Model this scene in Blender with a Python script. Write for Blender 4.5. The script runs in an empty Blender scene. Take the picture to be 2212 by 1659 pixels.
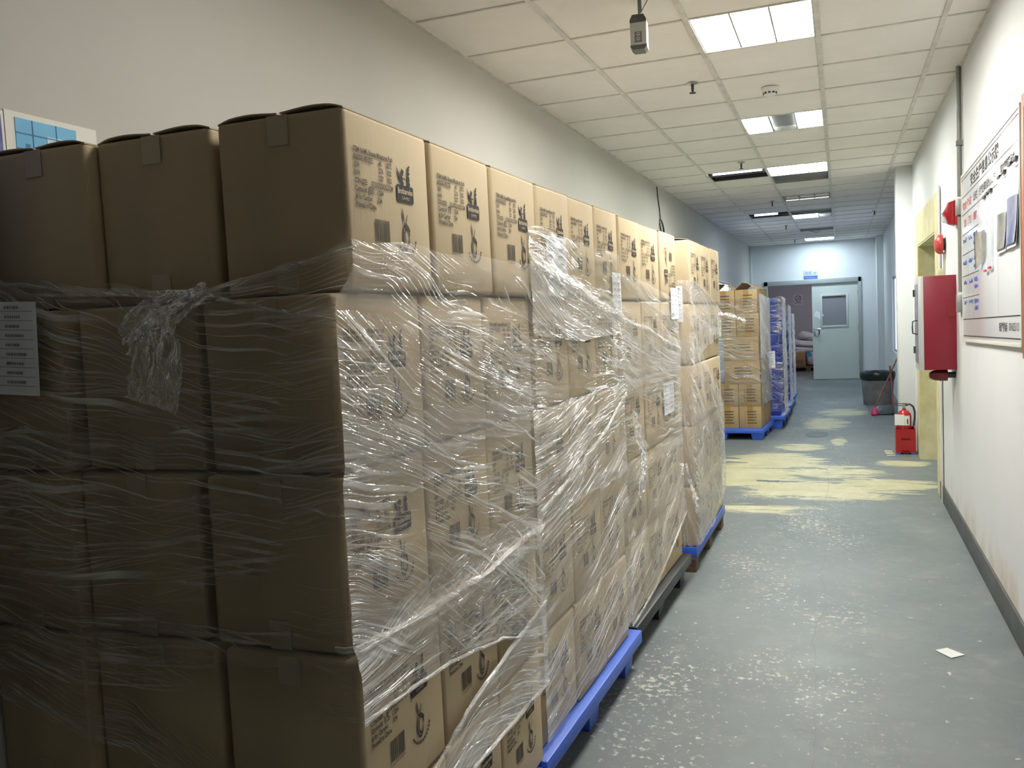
import bpy, bmesh, math, random
from mathutils import Vector, Matrix, noise
random.seed(7)
S = bpy.context.scene
COL = S.collection

# ------------------------------------------------------------------ camera, world, exposure
F_PX, YAW, PITCH, ROLL = 1861.12, -0.367170, -0.069975, -0.047778
CAM_Z, CEIL, XL, XR, YF = 1.538, 2.978, -1.870, 0.718, 19.891

def camera():
    f = Vector((math.sin(YAW)*math.cos(PITCH), math.cos(YAW)*math.cos(PITCH), math.sin(PITCH)))
    r = Vector((math.cos(YAW), -math.sin(YAW), 0)); u = r.cross(f)
    c, s = math.cos(ROLL), math.sin(ROLL)
    r2 = c*r + s*u; u2 = -s*r + c*u
    cd = bpy.data.cameras.new('camera'); cd.sensor_width = 36; cd.sensor_fit = 'HORIZONTAL'
    cd.lens = F_PX/2212*36; cd.clip_start = .02; cd.clip_end = 100
    o = bpy.data.objects.new('camera', cd); COL.objects.link(o)
    m = Matrix((r2, u2, -f)).transposed().to_4x4(); m.translation = (0, 0, CAM_Z)
    o.matrix_world = m; S.camera = o
camera()
w = bpy.data.worlds.new('world'); S.world = w; w.use_nodes = True
w.node_tree.nodes['Background'].inputs[0].default_value = (.8, .85, .9, 1)
w.node_tree.nodes['Background'].inputs[1].default_value = .02
S.view_settings.view_transform = 'Standard'; S.view_settings.look = 'None'
S.view_settings.exposure = 0.36; S.view_settings.gamma = 1
S.view_settings.use_curve_mapping = False
S.cycles.max_bounces = 8; S.cycles.transparent_max_bounces = 12
WARM, MID, COOL = (1, .97, .92), (.97, .99, .93), (.72, .87, 1.0)
L_NEAR, L_MID, L_FAR = 50, 62, 56

# ------------------------------------------------------------------ helpers
class MB:
    def __init__(s): s.v = []; s.f = []; s.mi = []; s.uv = {}
    def add(s, vs, fs, mi=0):
        b = len(s.v); s.v += [tuple(v) for v in vs]; s.f += [tuple(i+b for i in f) for f in fs]; s.mi += [mi]*len(fs)
        return s
    def box(s, x0, x1, y0, y1, z0, z1, mi=0, M=None):
        vs = [Vector((x, y, z)) for z in (z0, z1) for y in (y0, y1) for x in (x0, x1)]
        if M: vs = [M @ v for v in vs]
        return s.add(vs, [(0,2,3,1),(4,5,7,6),(0,1,5,4),(2,6,7,3),(0,4,6,2),(1,3,7,5)], mi)
    def prism(s, pts, M, depth, mi=0):      # polygon in local xy, extruded along local z
        n = len(pts)
        vs = [M @ Vector((x, y, 0)) for x, y in pts] + [M @ Vector((x, y, depth)) for x, y in pts]
        return s.add(vs, [tuple(range(n-1, -1, -1)), tuple(range(n, 2*n))] + [(i, (i+1) % n, n+(i+1) % n, n+i) for i in range(n)], mi)
    def poly(s, pts, M=Matrix(), mi=0):
        return s.add([M @ Vector((p[0], p[1], p[2] if len(p) > 2 else 0)) for p in pts], [tuple(range(len(pts)))], mi)
    def lathe(s, prof, M=Matrix(), n=24, mi=0):
        vs = []; fs = []
        for r, z in prof:
            for i in range(n):
                a = 2*math.pi*i/n; vs.append(M @ Vector((r*math.cos(a), r*math.sin(a), z)))
        for k in range(len(prof)-1):
            for i in range(n):
                j = (i+1) % n; fs.append((k*n+i, k*n+j, (k+1)*n+j, (k+1)*n+i))
        if prof[0][0] > 1e-6: fs.append(tuple(range(n-1, -1, -1)))
        if prof[-1][0] > 1e-6: fs.append(tuple((len(prof)-1)*n+i for i in range(n)))
        return s.add(vs, fs, mi)
    def tube(s, pts, r, n=8, mi=0):
        pts = [Vector(p) for p in pts]; vs = []; fs = []; up = Vector((.13, .27, .95)).normalized()
        for i, p in enumerate(pts):
            t = (pts[min(i+1, len(pts)-1)]-pts[max(i-1, 0)]).normalized()
            a = t.cross(up)
            if a.length < .05: a = t.cross(Vector((1, 0, 0)))
            a.normalize(); b = t.cross(a)
            rr = r[i] if isinstance(r, (list, tuple)) else r
            for k in range(n):
                q = 2*math.pi*k/n; vs.append(p+a*rr*math.cos(q)+b*rr*math.sin(q))
        for i in range(len(pts)-1):
            for k in range(n):
                j = (k+1) % n; fs.append((i*n+k, i*n+j, (i+1)*n+j, (i+1)*n+k))
        fs.append(tuple(range(n-1, -1, -1))); fs.append(tuple((len(pts)-1)*n+k for k in range(n)))
        return s.add(vs, fs, mi)
    def mesh(s, name, mats=(), bevel=0, seg=2, smooth=False):
        me = bpy.data.meshes.new(name); me.from_pydata(s.v, [], s.f)
        for m in mats: me.materials.append(m)
        for p, i in zip(me.polygons, s.mi): p.material_index = i
        if bevel or True:
            bm = bmesh.new(); bm.from_mesh(me)
            bmesh.ops.recalc_face_normals(bm, faces=bm.faces)
            if bevel:
                es = [e for e in bm.edges if len(e.link_faces) == 2 and e.calc_face_angle(0) > .5]
                bmesh.ops.bevel(bm, geom=es, offset=bevel, segments=seg, affect='EDGES', profile=.5, clamp_overlap=True)
            bm.to_mesh(me); bm.free()
        if smooth or bevel:
            for p in me.polygons: p.use_smooth = True
            try: me.set_sharp_from_angle(angle=math.radians(38))
            except Exception: pass
        return me

def link(name, me, parent=None, loc=None):
    o = bpy.data.objects.new(name, me); COL.objects.link(o)
    if parent: o.parent = parent
    if loc is not None: o.location = loc
    return o
def obj(name, mb, m, parent=None, loc=None, bevel=0, smooth=False, seg=2):
    return link(name, mb.mesh(name, m if isinstance(m, (list, tuple)) else [m], bevel, seg, smooth), parent, loc)
def tag(o, label, cat, group=None):
    o['label'] = label; o['category'] = cat
    if group: o['group'] = group
    return o
def empty(name, loc=(0, 0, 0), rz=0):
    o = bpy.data.objects.new(name, None); COL.objects.link(o); o.location = loc; o.rotation_euler = (0, 0, rz)
    o.empty_display_size = .1; return o
def struct(o): o['kind'] = 'structure'; return o
def T(x, y, z): return Matrix.Translation((x, y, z))
def frame(o, x, y):         # local xy plane -> world
    x = Vector(x).normalized(); y = Vector(y).normalized(); z = x.cross(y)
    m = Matrix((x, y, z)).transposed().to_4x4(); m.translation = o; return m
def face_px(o): return frame(o, (0, 1, 0), (0, 0, 1))        # surface facing +X
def face_nx(o): return frame(o, (0, -1, 0), (0, 0, 1))       # surface facing -X
def face_ny(o): return frame(o, (1, 0, 0), (0, 0, 1))        # surface facing -Y
def rotz(a): return Matrix.Rotation(a, 4, 'Z')

# ------------------------------------------------------------------ materials
def mat(name, col, rough=.6, metal=0, var=.0, vscale=6, bump=0, bscale=40, spec=.5, col2=None, alpha=1, stretch=None, emit=None, estr=0, coat=0, sheen=0):
    m = bpy.data.materials.new(name); m.use_nodes = True; nt = m.node_tree; N = nt.nodes; L = nt.links
    b = N['Principled BSDF']; b.inputs['Base Color'].default_value = (*col, 1); b.inputs['Roughness'].default_value = rough
    b.inputs['Metallic'].default_value = metal; b.inputs['Specular IOR Level'].default_value = spec
    b.inputs['Coat Weight'].default_value = coat
    if alpha < 1: b.inputs['Alpha'].default_value = alpha
    if emit: b.inputs['Emission Color'].default_value = (*emit, 1); b.inputs['Emission Strength'].default_value = estr
    tc = N.new('ShaderNodeTexCoord'); src = tc.outputs['Object']
    if stretch:
        mp = N.new('ShaderNodeMapping'); mp.inputs['Scale'].default_value = stretch; L.new(src, mp.inputs[0]); src = mp.outputs[0]
    if var:
        n = N.new('ShaderNodeTexNoise'); n.inputs['Scale'].default_value = vscale; n.inputs['Detail'].default_value = 6; L.new(src, n.inputs['Vector'])
        r = N.new('ShaderNodeValToRGB'); c2 = col2 or tuple(c*(1-var) for c in col); c1 = col if col2 else tuple(min(1, c*(1+var)) for c in col)
        r.color_ramp.elements[0].position = .35; r.color_ramp.elements[1].position = .65
        r.color_ramp.elements[0].color = (*c2, 1); r.color_ramp.elements[1].color = (*c1, 1)
        L.new(n.outputs['Fac'], r.inputs[0]); L.new(r.outputs[0], b.inputs['Base Color'])
    if bump:
        n2 = N.new('ShaderNodeTexNoise'); n2.inputs['Scale'].default_value = bscale; n2.inputs['Detail'].default_value = 4; L.new(src, n2.inputs['Vector'])
        bp = N.new('ShaderNodeBump'); bp.inputs['Strength'].default_value = bump; bp.inputs['Distance'].default_value = .01
        L.new(n2.outputs['Fac'], bp.inputs['Height']); L.new(bp.outputs[0], b.inputs['Normal'])
    return m

KRAFT = mat('kraft_board', (.51, .412, .264), .75, var=.06, vscale=5, bump=.06, bscale=90, spec=.25, stretch=(1, 1, .25))
KRAFT_FLAP = mat('kraft_flap', (.48, .39, .26), .75, var=.06, vscale=7, bump=.06, bscale=90, spec=.25)
KRAFT2 = mat('tan_board', (.35, .25, .13), .7, var=.06, vscale=5, bump=.05, bscale=90, spec=.25)
INK = mat('black_ink', (.045, .042, .04), .7, spec=.2)
INK_SOFT = mat('stamp_ink', (.075, .065, .055), .7, spec=.2)
PEN = mat('marker_ink', (.05, .045, .05), .6)
TAPE = mat('clear_tape', (.50, .415, .285), .28, spec=.5)
TAPE_BROWN = mat('brown_tape', (.30, .185, .065), .3, spec=.5)
PAPER = mat('white_paper', (.80, .82, .85), .7, var=.03, vscale=8, bump=.1, bscale=9)
PAPER_INK = mat('paper_print', (.22, .23, .27), .7)
BLUE = mat('blue_plastic', (.035, .11, .55), .38, var=.12, vscale=9, bump=.05, bscale=60)
BLUE_SCUFF = mat('blue_plastic_scuffed', (.05, .135, .60), .42, var=.0, bump=.08, bscale=50)
BLUE_DARK = mat('blue_crate_plastic', (.035, .08, .52), .3, var=.1, vscale=5)
BLACKP = mat('black_plastic', (.022, .024, .026), .45, var=.2, vscale=8, bump=.1)
WOOD = mat('old_timber', (.13, .085, .05), .85, var=.25, vscale=6, bump=.3, bscale=30, stretch=(1, 1, 6))
WHITE_WALL = None
GREYM = mat('grey_metal', (.36, .37, .36), .4, metal=.6, var=.06, vscale=10)
STEEL = mat('steel', (.55, .56, .56), .3, metal=.9)
DARKM = mat('dark_metal', (.05, .05, .05), .45, metal=.4)
PIPE = mat('grey_painted_pipe', (.20, .21, .19), .45, metal=.2, var=.1, vscale=14)
RED = mat('red_cabinet_paint', (.23, .013, .030), .4, var=.06, vscale=4, bump=.03, bscale=30)
RED2 = mat('red_enamel', (.38, .014, .020), .25, var=.05, vscale=5)
RED_DK = mat('dark_red_dome', (.16, .02, .018), .35)
BELL = mat('faded_red_bell', (.50, .055, .05), .35, var=.1, vscale=10)
CLEARP = mat('clear_lens', (.75, .78, .8), .15, alpha=.6)
YELLOW = mat('cream_yellow_paint', (.62, .58, .36), .7, var=.12, vscale=7, bump=.3, bscale=25, col2=(.50, .45, .24))
YBLOCK = mat('yellowed_plastic', (.60, .56, .34), .5)
GREEN_DOOR = mat('pale_grey_green_door_paint', (.55, .60, .56), .5, var=.03, vscale=3, bump=.02, bscale=30)
DOOR_FRAME = mat('grey_frame_paint', (.34, .37, .36), .5, var=.04)
BASEB = mat('dark_skirting_paint', (.055, .06, .055), .5, var=.3, vscale=8)
LAV = mat('lavender_wall_paint', (.42, .40, .44), .8, var=.02, vscale=3)
SACK = mat('white_woven_sack', (.60, .58, .61), .75, var=.08, vscale=6, bump=.4, bscale=14)
BAG = mat('black_bin_bag', (.012, .02, .018), .3, bump=.5, bscale=18)
BIN_GREY = mat('scuffed_grey_bin', (.20, .20, .19), .6, var=.2, vscale=8)
PINK = mat('pink_plastic', (.62, .05, .16), .4)
BROWNP = mat('rust_brown_pole', (.19, .05, .035), .5, var=.25, vscale=20)
BOARDW = mat('white_board_enamel', (.70, .73, .75), .16, spec=.6)
REDINK = mat('red_lettering', (.45, .04, .04), .7)
BLUEINK = mat('blue_pen', (.08, .11, .35), .7)
ORANGE = mat('orange_wood_frame', (.42, .11, .04), .45, var=.15, vscale=10)
POSTER_W = mat('poster_paper', (.74, .74, .68), .5)
POSTER_B = mat('poster_sky_blue', (.12, .42, .70), .4, var=.2, vscale=6, col2=(.16, .50, .78))
POSTER_D = mat('poster_line_blue', (.03, .17, .36), .5)
POSTER_P = mat('poster_indigo', (.07, .08, .28), .5, var=.5, vscale=14, col2=(.22, .26, .48))
POSTER_L = mat('poster_pale_blue', (.50, .68, .72), .5)
SIGN_B = mat('sign_blue', (.06, .15, .42), .5)
SIGN_W = mat('sign_white', (.50, .56, .66), .4)
CABLE = mat('black_cable', (.02, .02, .022), .5)
GLASS_G = mat('grey_door_glass', (.27, .27, .30), .08, spec=.7)
TILE_OFF = mat('unlit_louver', (.26, .27, .27), .35, metal=.5)
VOID = mat('dark_ceiling_void', (.03, .03, .03), .9)
GREYP = mat('warm_grey_plastic', (.50, .50, .46), .5)
GREYP_D = mat('dark_grey_plastic', (.085, .085, .08), .5)

def emis(name, col, s):
    m = bpy.data.materials.new(name); m.use_nodes = True; N = m.node_tree.nodes
    N.remove(N['Principled BSDF']); e = N.new('ShaderNodeEmission'); e.inputs[0].default_value = (*col, 1); e.inputs[1].default_value = s
    m.node_tree.links.new(e.outputs[0], N['Material Output'].inputs[0]); return m

class NT:
    def __init__(s, name):
        s.m = bpy.data.materials.new(name); s.m.use_nodes = True; s.N = s.m.node_tree.nodes; s.L = s.m.node_tree.links
        s.b = s.N['Principled BSDF']; s.tc = s.N.new('ShaderNodeTexCoord')
    def set(s, inp, v):
        if hasattr(v, 'is_output'): s.L.new(v, inp)
        elif isinstance(v, tuple) and len(v) == 3 and inp.type == 'RGBA': inp.default_value = (*v, 1)
        else: inp.default_value = v
    def math(s, op, a, b=0, c=0, clamp=False):
        n = s.N.new('ShaderNodeMath'); n.operation = op; n.use_clamp = clamp
        for i, q in zip(n.inputs, (a, b, c)): s.set(i, q)
        return n.outputs[0]
    def noise(s, vec, scale, detail=4, rough=.5, dist=0):
        n = s.N.new('ShaderNodeTexNoise'); s.set(n.inputs['Vector'], vec); n.inputs['Scale'].default_value = scale
        n.inputs['Detail'].default_value = detail; n.inputs['Roughness'].default_value = rough; n.inputs['Distortion'].default_value = dist
        return n.outputs['Fac']
    def map(s, vec, scale=(1, 1, 1), loc=(0, 0, 0), rot=(0, 0, 0)):
        n = s.N.new('ShaderNodeMapping'); s.L.new(vec, n.inputs[0]); n.inputs['Scale'].default_value = scale
        n.inputs['Location'].default_value = loc; n.inputs['Rotation'].default_value = rot; return n.outputs[0]
    def ramp(s, f, a, b, ca=(0, 0, 0), cb=(1, 1, 1)):
        n = s.N.new('ShaderNodeValToRGB'); e = n.color_ramp.elements; e[0].position = a; e[1].position = b
        e[0].color = (*ca, 1); e[1].color = (*cb, 1); s.L.new(f, n.inputs[0]); return n.outputs[0]
    def mix(s, f, a, b):
        n = s.N.new('ShaderNodeMix'); n.data_type = 'RGBA'
        s.set(n.inputs[0], f); s.set(n.inputs[6], a); s.set(n.inputs[7], b); return n.outputs[2]
    def bump(s, h, st, d=.01):
        n = s.N.new('ShaderNodeBump'); n.inputs['Strength'].default_value = st; n.inputs['Distance'].default_value = d; s.L.new(h, n.inputs['Height']); return n.outputs[0]
    def sep(s, v):
        n = s.N.new('ShaderNodeSeparateXYZ'); s.L.new(v, n.inputs[0]); return n.outputs

def wall_mat(name, base, dirt, low=None, amt=.5):
    t = NT(name); o = t.tc.outputs['Object']
    n1 = t.noise(o, 1.3, 5, .55); n2 = t.noise(o, 9, 6, .65, .6); n3 = t.noise(t.map(o, (1, 1, .35)), 3.2, 6, .6, .3)
    c = t.mix(t.ramp(n1, .35, .7), tuple(x*.95 for x in base), base)
    d = t.math('MULTIPLY', t.ramp(n3, .60, .78), t.ramp(n2, .5, .72)); c = t.mix(t.math('MULTIPLY', d, amt), c, dirt)
    if low:
        z = t.sep(o)[2]
        band = t.math('MULTIPLY', t.ramp(t.math('ADD', z, t.math('MULTIPLY', t.math('SUBTRACT', n2, .5), .45)), .16, .34, (1, 1, 1), (0, 0, 0)), t.ramp(n3, .45, .6))
        c = t.mix(t.math('MULTIPLY', band, .7), c, low)
    t.set(t.b.inputs['Base Color'], c); t.b.inputs['Roughness'].default_value = .72
    t.b.inputs['Specular IOR Level'].default_value = .3
    t.L.new(t.bump(t.noise(o, 60, 3), .08, .004), t.b.inputs['Normal']); return t.m
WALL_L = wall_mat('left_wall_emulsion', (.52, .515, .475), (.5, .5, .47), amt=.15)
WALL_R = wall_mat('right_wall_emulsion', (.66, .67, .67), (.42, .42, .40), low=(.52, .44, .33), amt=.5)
WALL_F = wall_mat('far_wall_emulsion', (.70, .73, .74), (.5, .5, .5), amt=.25)

def ceil_mat():
    t = NT('mineral_ceiling_tile'); o = t.tc.outputs['Object']
    n = t.noise(o, 120, 3, .6); n2 = t.noise(o, 2.2, 5, .6); n3 = t.noise(t.map(o, (1, 2.5, 1)), 4, 6, .65)
    c = t.mix(t.ramp(n2, .3, .7), (.78, .76, .72), (.84, .82, .78))
    c = t.mix(t.math('MULTIPLY', t.ramp(n3, .64, .75), .35), c, (.42, .40, .36))
    c = t.mix(t.math('MULTIPLY', t.ramp(n, .66, .72), .35), c, (.40, .38, .35))
    t.set(t.b.inputs['Base Color'], c); t.b.inputs['Roughness'].default_value = .9; t.b.inputs['Specular IOR Level'].default_value = .1
    t.L.new(t.bump(n, .15, .003), t.b.inputs['Normal']); return t.m
CEILM = ceil_mat()
TBAR = mat('ceiling_t_bar', (.62, .60, .55), .5, var=.1, vscale=12)

def floor_mat():
    t = NT('worn_grey_floor_paint'); o = t.tc.outputs['Object']; x, y, z = t.sep(o)
    n1 = t.noise(o, .9, 5, .55); n2 = t.noise(o, 5, 8, .7); n3 = t.noise(t.map(o, (1.0, 4.2, 1)), 1.7, 12, .74, .3); n4 = t.noise(o, 34, 6, .7)
    n5 = t.noise(t.map(o, (1, .5, 1)), 2.1, 4, .5)
    c = t.mix(t.ramp(n1, .38, .66), (.122, .142, .145), (.160, .180, .180))
    c = t.mix(t.math('MULTIPLY', t.ramp(n2, .52, .68), .35), c, (.30, .30, .285))
    c = t.mix(t.math('MULTIPLY', t.ramp(t.noise(o, 11, 5, .6, .5), .66, .74), .6), c, (.10, .105, .10))
    # worn cream paint where the old floor shows through
    ell = None
    for cx, cy, rx, ry, k in [(-1.0, 8.3, .75, .75, 1), (-.65, 9.15, .60, .62, 1), (-.2, 7.7, .85, .50, .85), (-.1, 8.55, .55, .42, .75), (.35, 8.0, .45, .34, .9),
                              (.52, 9.1, .28, .22, .95), (-.45, 10.1, .30, .28, .8), (-.22, 12.2, .34, .75, .85), (-.02, 13.5, .38, .6, .9), (-.05, 10.6, .10, .42, .8), (-.62, 6.9, .5, .22, .55)]:
        dx = t.math('DIVIDE', t.math('SUBTRACT', x, cx), rx); dy = t.math('DIVIDE', t.math('SUBTRACT', y, cy), ry)
        e = t.math('MULTIPLY', t.math('SUBTRACT', 1, t.math('ADD', t.math('MULTIPLY', dx, dx), t.math('MULTIPLY', dy, dy)), clamp=True), k)
        ell = e if ell is None else t.math('MAXIMUM', ell, e)
    yv = t.math('ADD', t.math('MULTIPLY', ell, .50), t.math('MULTIPLY', t.math('SUBTRACT', n3, .5), 2.6))
    ymask = t.ramp(yv, .10, .17)
    brk = t.noise(t.map(o, (2.2, 11, 1)), 2.4, 8, .72, .3); ymask = t.math('MULTIPLY', ymask, t.ramp(t.math('ADD', brk, t.math('MULTIPLY', ell, .35)), .46, .62, (.05,)*3))
    yc = t.mix(t.ramp(n2, .4, .62), (.38, .36, .21), (.50, .48, .32))
    c = t.mix(t.math('MULTIPLY', ymask, t.ramp(ell, .02, .06)), c, yc)
    # flecks of missing paint down the middle of the aisle
    lane = t.math('SUBTRACT', 1, t.math('ABSOLUTE', t.math('DIVIDE', t.math('ADD', x, .42), .75)), clamp=True)
    fl = t.math('MULTIPLY', t.ramp(t.math('ADD', n4, t.math('MULTIPLY', t.math('SUBTRACT', n5, .5), .45)), .60, .64), t.ramp(lane, .05, .5))
    c = t.mix(t.math('MULTIPLY', fl, .75), c, (.52, .50, .40))
    sp = t.ramp(t.noise(o, 22, 3, .5), .705, .73); c = t.mix(t.math('MULTIPLY', sp, .7), c, (.55, .56, .54))
    # long fine cracks
    cr = t.math('ABSOLUTE', t.math('SUBTRACT', t.math('ADD', x, t.math('MULTIPLY', t.math('SUBTRACT', n1, .5), .25)), -.13))
    c = t.mix(t.math('MULTIPLY', t.ramp(cr, .001, .003, (1, 1, 1), (0, 0, 0)), .5), c, (.10, .10, .095))
    t.set(t.b.inputs['Base Color'], c)
    t.set(t.b.inputs['Roughness'], t.ramp(n2, .3, .7, (.40,)*3, (.6,)*3)); t.b.inputs['Specular IOR Level'].default_value = .35
    t.L.new(t.bump(n2, .08, .01), t.b.inputs['Normal']); return t.m
FLOORM = floor_mat()

def film_mat(name, haze=.10, streak=.5, fold=.10, vs=34, us=1.0, bumpd=.010, tint=(.95, .94, .91), seed=0, rough=.07, cross=.22, gloss=.8, wamp=.8, z0=.45):
    """stretch film: clear where it clings, milky along drawn-out creases, glossy everywhere"""
    t = NT(name); uv = t.tc.outputs['UV']; N, L = t.N, t.L
    def ridge(vec, w0, w1):      # thin crease lines where the noise crosses its middle value
        n = t.noise(vec, 1, 1.5, .5, .0)
        return t.ramp(t.math('ABSOLUTE', t.math('SUBTRACT', n, .5)), w0, w1, (1, 1, 1), (0, 0, 0))
    zone = t.ramp(t.noise(t.map(uv, (1.7, 3.2, 1), (seed, 3, 0)), 1, 3, .5, .3), z0, z0+.16)
    zone2 = t.ramp(t.noise(t.map(uv, (2.3, 4.1, 1), (seed+4, 1, 0)), 1, 3, .5, .3), .44, .56)
    l1 = t.math('MULTIPLY', ridge(t.map(uv, (us, vs, 1), (seed, seed*1.7, 0), (0, 0, 0)), .006, .030), zone)
    l2 = t.math('MULTIPLY', ridge(t.map(t.map(uv, (1, 1, 1), (0, 0, 0), (0, 0, cross)), (us*.8, vs*1.5, 1), (seed+3, seed, 0)), .004, .026), zone2)
    l3 = t.math('MULTIPLY', ridge(t.map(t.map(uv, (1, 1, 1), (0, 0, 0), (0, 0, -cross*.6)), (us*1.6, vs*2.6, 1), (seed+9, seed, 0)), .006, .04), zone)
    n2 = t.noise(t.map(uv, (us*.5, vs*.4, 1), (seed+5, seed, 0)), 1, 3, .55, .2)
    body = t.ramp(n2, .48, .66)
    wide = t.noise(t.map(uv, (us*.5, vs*.7, 1), (seed+15, seed, 0)), 1, 1.5, .5, .1)
    lines = t.math('MAXIMUM', t.math('MAXIMUM', l1, t.math('MULTIPLY', l2, .8)), t.math('MULTIPLY', l3, .5))
    fac = t.math('ADD', t.math('ADD', haze, t.math('MULTIPLY', lines, streak)), t.math('MULTIPLY', body, fold), clamp=True)
    hgt = t.math('ADD', t.math('ADD', t.math('MULTIPLY', l1, .5), t.math('MULTIPLY', l2, .3)), t.math('ADD', t.math('MULTIPLY', wide, wamp), t.math('MULTIPLY', l3, .12)))
    nb = t.bump(hgt, 1.0, bumpd)
    tr = N.new('ShaderNodeBsdfTransparent'); tr.inputs[0].default_value = (.98, .98, .98, 1)
    df = N.new('ShaderNodeBsdfDiffuse'); df.inputs[0].default_value = (*tint, 1)
    gl = N.new('ShaderNodeBsdfGlossy'); gl.inputs[0].default_value = (1, 1, 1, 1); gl.inputs['Roughness'].default_value = rough; L.new(nb, gl.inputs['Normal'])
    fr = N.new('ShaderNodeFresnel'); fr.inputs[0].default_value = 1.5; L.new(nb, fr.inputs['Normal'])
    m1 = N.new('ShaderNodeMixShader'); L.new(fac, m1.inputs[0]); L.new(tr.outputs[0], m1.inputs[1]); L.new(df.outputs[0], m1.inputs[2])
    m2 = N.new('ShaderNodeMixShader'); L.new(t.math('MULTIPLY', fr.outputs[0], t.math('MULTIPLY', t.math('ADD', t.math('MULTIPLY', lines, 1.3), t.math('ADD', t.math('MULTIPLY', body, .5), .35)), gloss), clamp=True), m2.inputs[0]); L.new(m1.outputs[0], m2.inputs[1]); L.new(gl.outputs[0], m2.inputs[2])
    N.remove(t.b); L.new(m2.outputs[0], N['Material Output'].inputs[0]); return t.m
FILM = film_mat('stretch_film', .09, .66, .07, us=.65)
FILM_B = film_mat('stretch_film_second_pass', .11, .66, .09, vs=42, us=.6, seed=21)
FILM_C = film_mat('stretch_film_far_load', .16, .55, .12, vs=30, us=1.0, seed=61, gloss=.35, wamp=.6, cross=.5)
FILM_F = film_mat('stretch_film_single', .01, .55, .03, vs=30, us=.55, seed=45, bumpd=.007, gloss=.9, z0=.44)
FILM_D = film_mat('stretch_film_bunched', .17, .65, .22, vs=38, us=1.6, seed=4, bumpd=.014, wamp=1.2, gloss=1)
FILM_T = film_mat('stretch_film_thin', .02, .50, .04, vs=40, us=.7, seed=33, bumpd=.007)
FILM_K = film_mat('stretch_film_crumpled', .09, .45, .10, vs=40, us=9, seed=51, bumpd=.016, wamp=1.3)
FILM_ROPE = film_mat('stretch_film_rope', .14, .6, .3, vs=120, us=2, seed=8, bumpd=.006, wamp=1.3)
FILM_W = film_mat('stretch_film_layered', .45, .45, .2, vs=22, us=2.0, seed=13, bumpd=.02, wamp=1.3)

# ------------------------------------------------------------------ lettering
_tc = {}
def text_geo(body, size=1.0, xs=1.0, align='LEFT', bold=0):
    key = (body, size, xs, align, bold)
    if key not in _tc:
        c = bpy.data.curves.new('lettering', 'FONT'); c.body = body; c.size = size; c.align_x = align; c.fill_mode = 'FRONT' if False else 'BOTH'
        c.offset = bold; c.resolution_u = 3
        o = bpy.data.objects.new('lettering', c); COL.objects.link(o)
        dg = bpy.context.evaluated_depsgraph_get(); dg.update()
        me = bpy.data.meshes.new_from_object(o.evaluated_get(dg))
        vs = [(v.co.x*xs, v.co.y, 0) for v in me.vertices]; fs = [tuple(p.vertices) for p in me.polygons]
        bpy.data.objects.remove(o); bpy.data.curves.remove(c); bpy.data.meshes.remove(me)
        _tc[key] = (vs, fs)
    return _tc[key]
def put_text(mb, body, M, size, width=None, align='LEFT', mi=0, xs=1.0, bold=0):
    vs, fs = text_geo(body, size, 1.0, align, bold)
    if width and vs:
        a = min(v[0] for v in vs); b = max(v[0] for v in vs); xs = width/(b-a)
        off = -a*xs if align == 'LEFT' else 0
    else: off = 0
    mb.add([M @ Vector((v[0]*xs+off, v[1], 0)) for v in vs], fs, mi)

# ================================================================== SETTING
YB = -1.2
mb = MB(); mb.box(-2.6, 1.6, YB, 26, -.1, 0); struct(obj('floor', mb, FLOORM))
# far room floor strip (lighter screed) lies beyond the door line
mb = MB(); mb.box(XL-.12, XL, YB, 14.6, 0, 3.1).box(XL-.12, XL, 16.2, YF, 0, 3.1).box(XL-.12, XL, 14.6, 16.2, 0, 1.78).box(XL-.12, XL, 14.6, 16.2, 2.08, 3.1)
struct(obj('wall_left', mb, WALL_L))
mb = MB(); mb.box(XR, XR+.10, YB, 7.72, 0, 3.1).box(XR, XR+.10, 7.72, 9.36, 2.11, 3.1).box(XR, XR+.10, 9.36, 10.0, 0, 3.1)
struct(obj('wall_right', mb, WALL_R))
mb = MB(); mb.box(.565, .90, 10.0, 10.35, 0, 3.05); struct(obj('trim_1', mb, WALL_R, bevel=.006))       # column
mb = MB(); mb.box(.83, .93, 10.35, 14.7, 0, 3.1).box(.83, .93, 16.4, YF, 0, 3.1).box(.83, .93, 14.7, 16.4, 0, .75).box(.83, .93, 14.7, 16.4, 2.02, 3.1)
mb.box(.70, .83, 19.2, YF, 0, 3.0)
struct(obj('wall_side', mb, WALL_F))
DX0, DX1, DZ = -1.56, .392, 2.16
mb = MB(); mb.box(XL-.12, DX0, YF, YF+.2, 0, 3.1).box(DX1, .95, YF, YF+.2, 0, 3.1).box(DX0, DX1, YF, YF+.2, DZ, 3.1)
struct(obj('wall_far', mb, WALL_F))
mb = MB(); mb.box(XR-.012, XR+.001, YB, 7.5, 0, .135); struct(obj('baseboard_right', mb, BASEB, bevel=.002))
# yellow painted surround and reveal of the side doorway
mb = MB(); mb.box(XR-.008, XR+.004, 7.34, 7.72, .0, 2.40).box(XR-.008, XR+.004, 9.36, 9.62, 0, 2.40).box(XR-.008, XR+.004, 7.72, 9.36, 2.11, 2.40)
mb.box(XR-.004, XR+.55, 9.345, 9.42, 0, 2.11).box(XR-.004, XR+.55, 7.66, 7.735, 0, 2.11).box(XR-.004, XR+.55, 7.735, 9.345, 2.095, 2.16)
struct(obj('trim_2', mb, YELLOW))
mb = MB(); mb.box(XR-.018, XR-.006, 7.30, 7.345, 0, 2.42); struct(obj('trim_3', mb, WALL_R))
mb = MB(); mb.box(XR+.45, XR+.50, 7.735, 9.345, 0, 2.095); struct(obj('door_2', mb, GREEN_DOOR))

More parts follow.
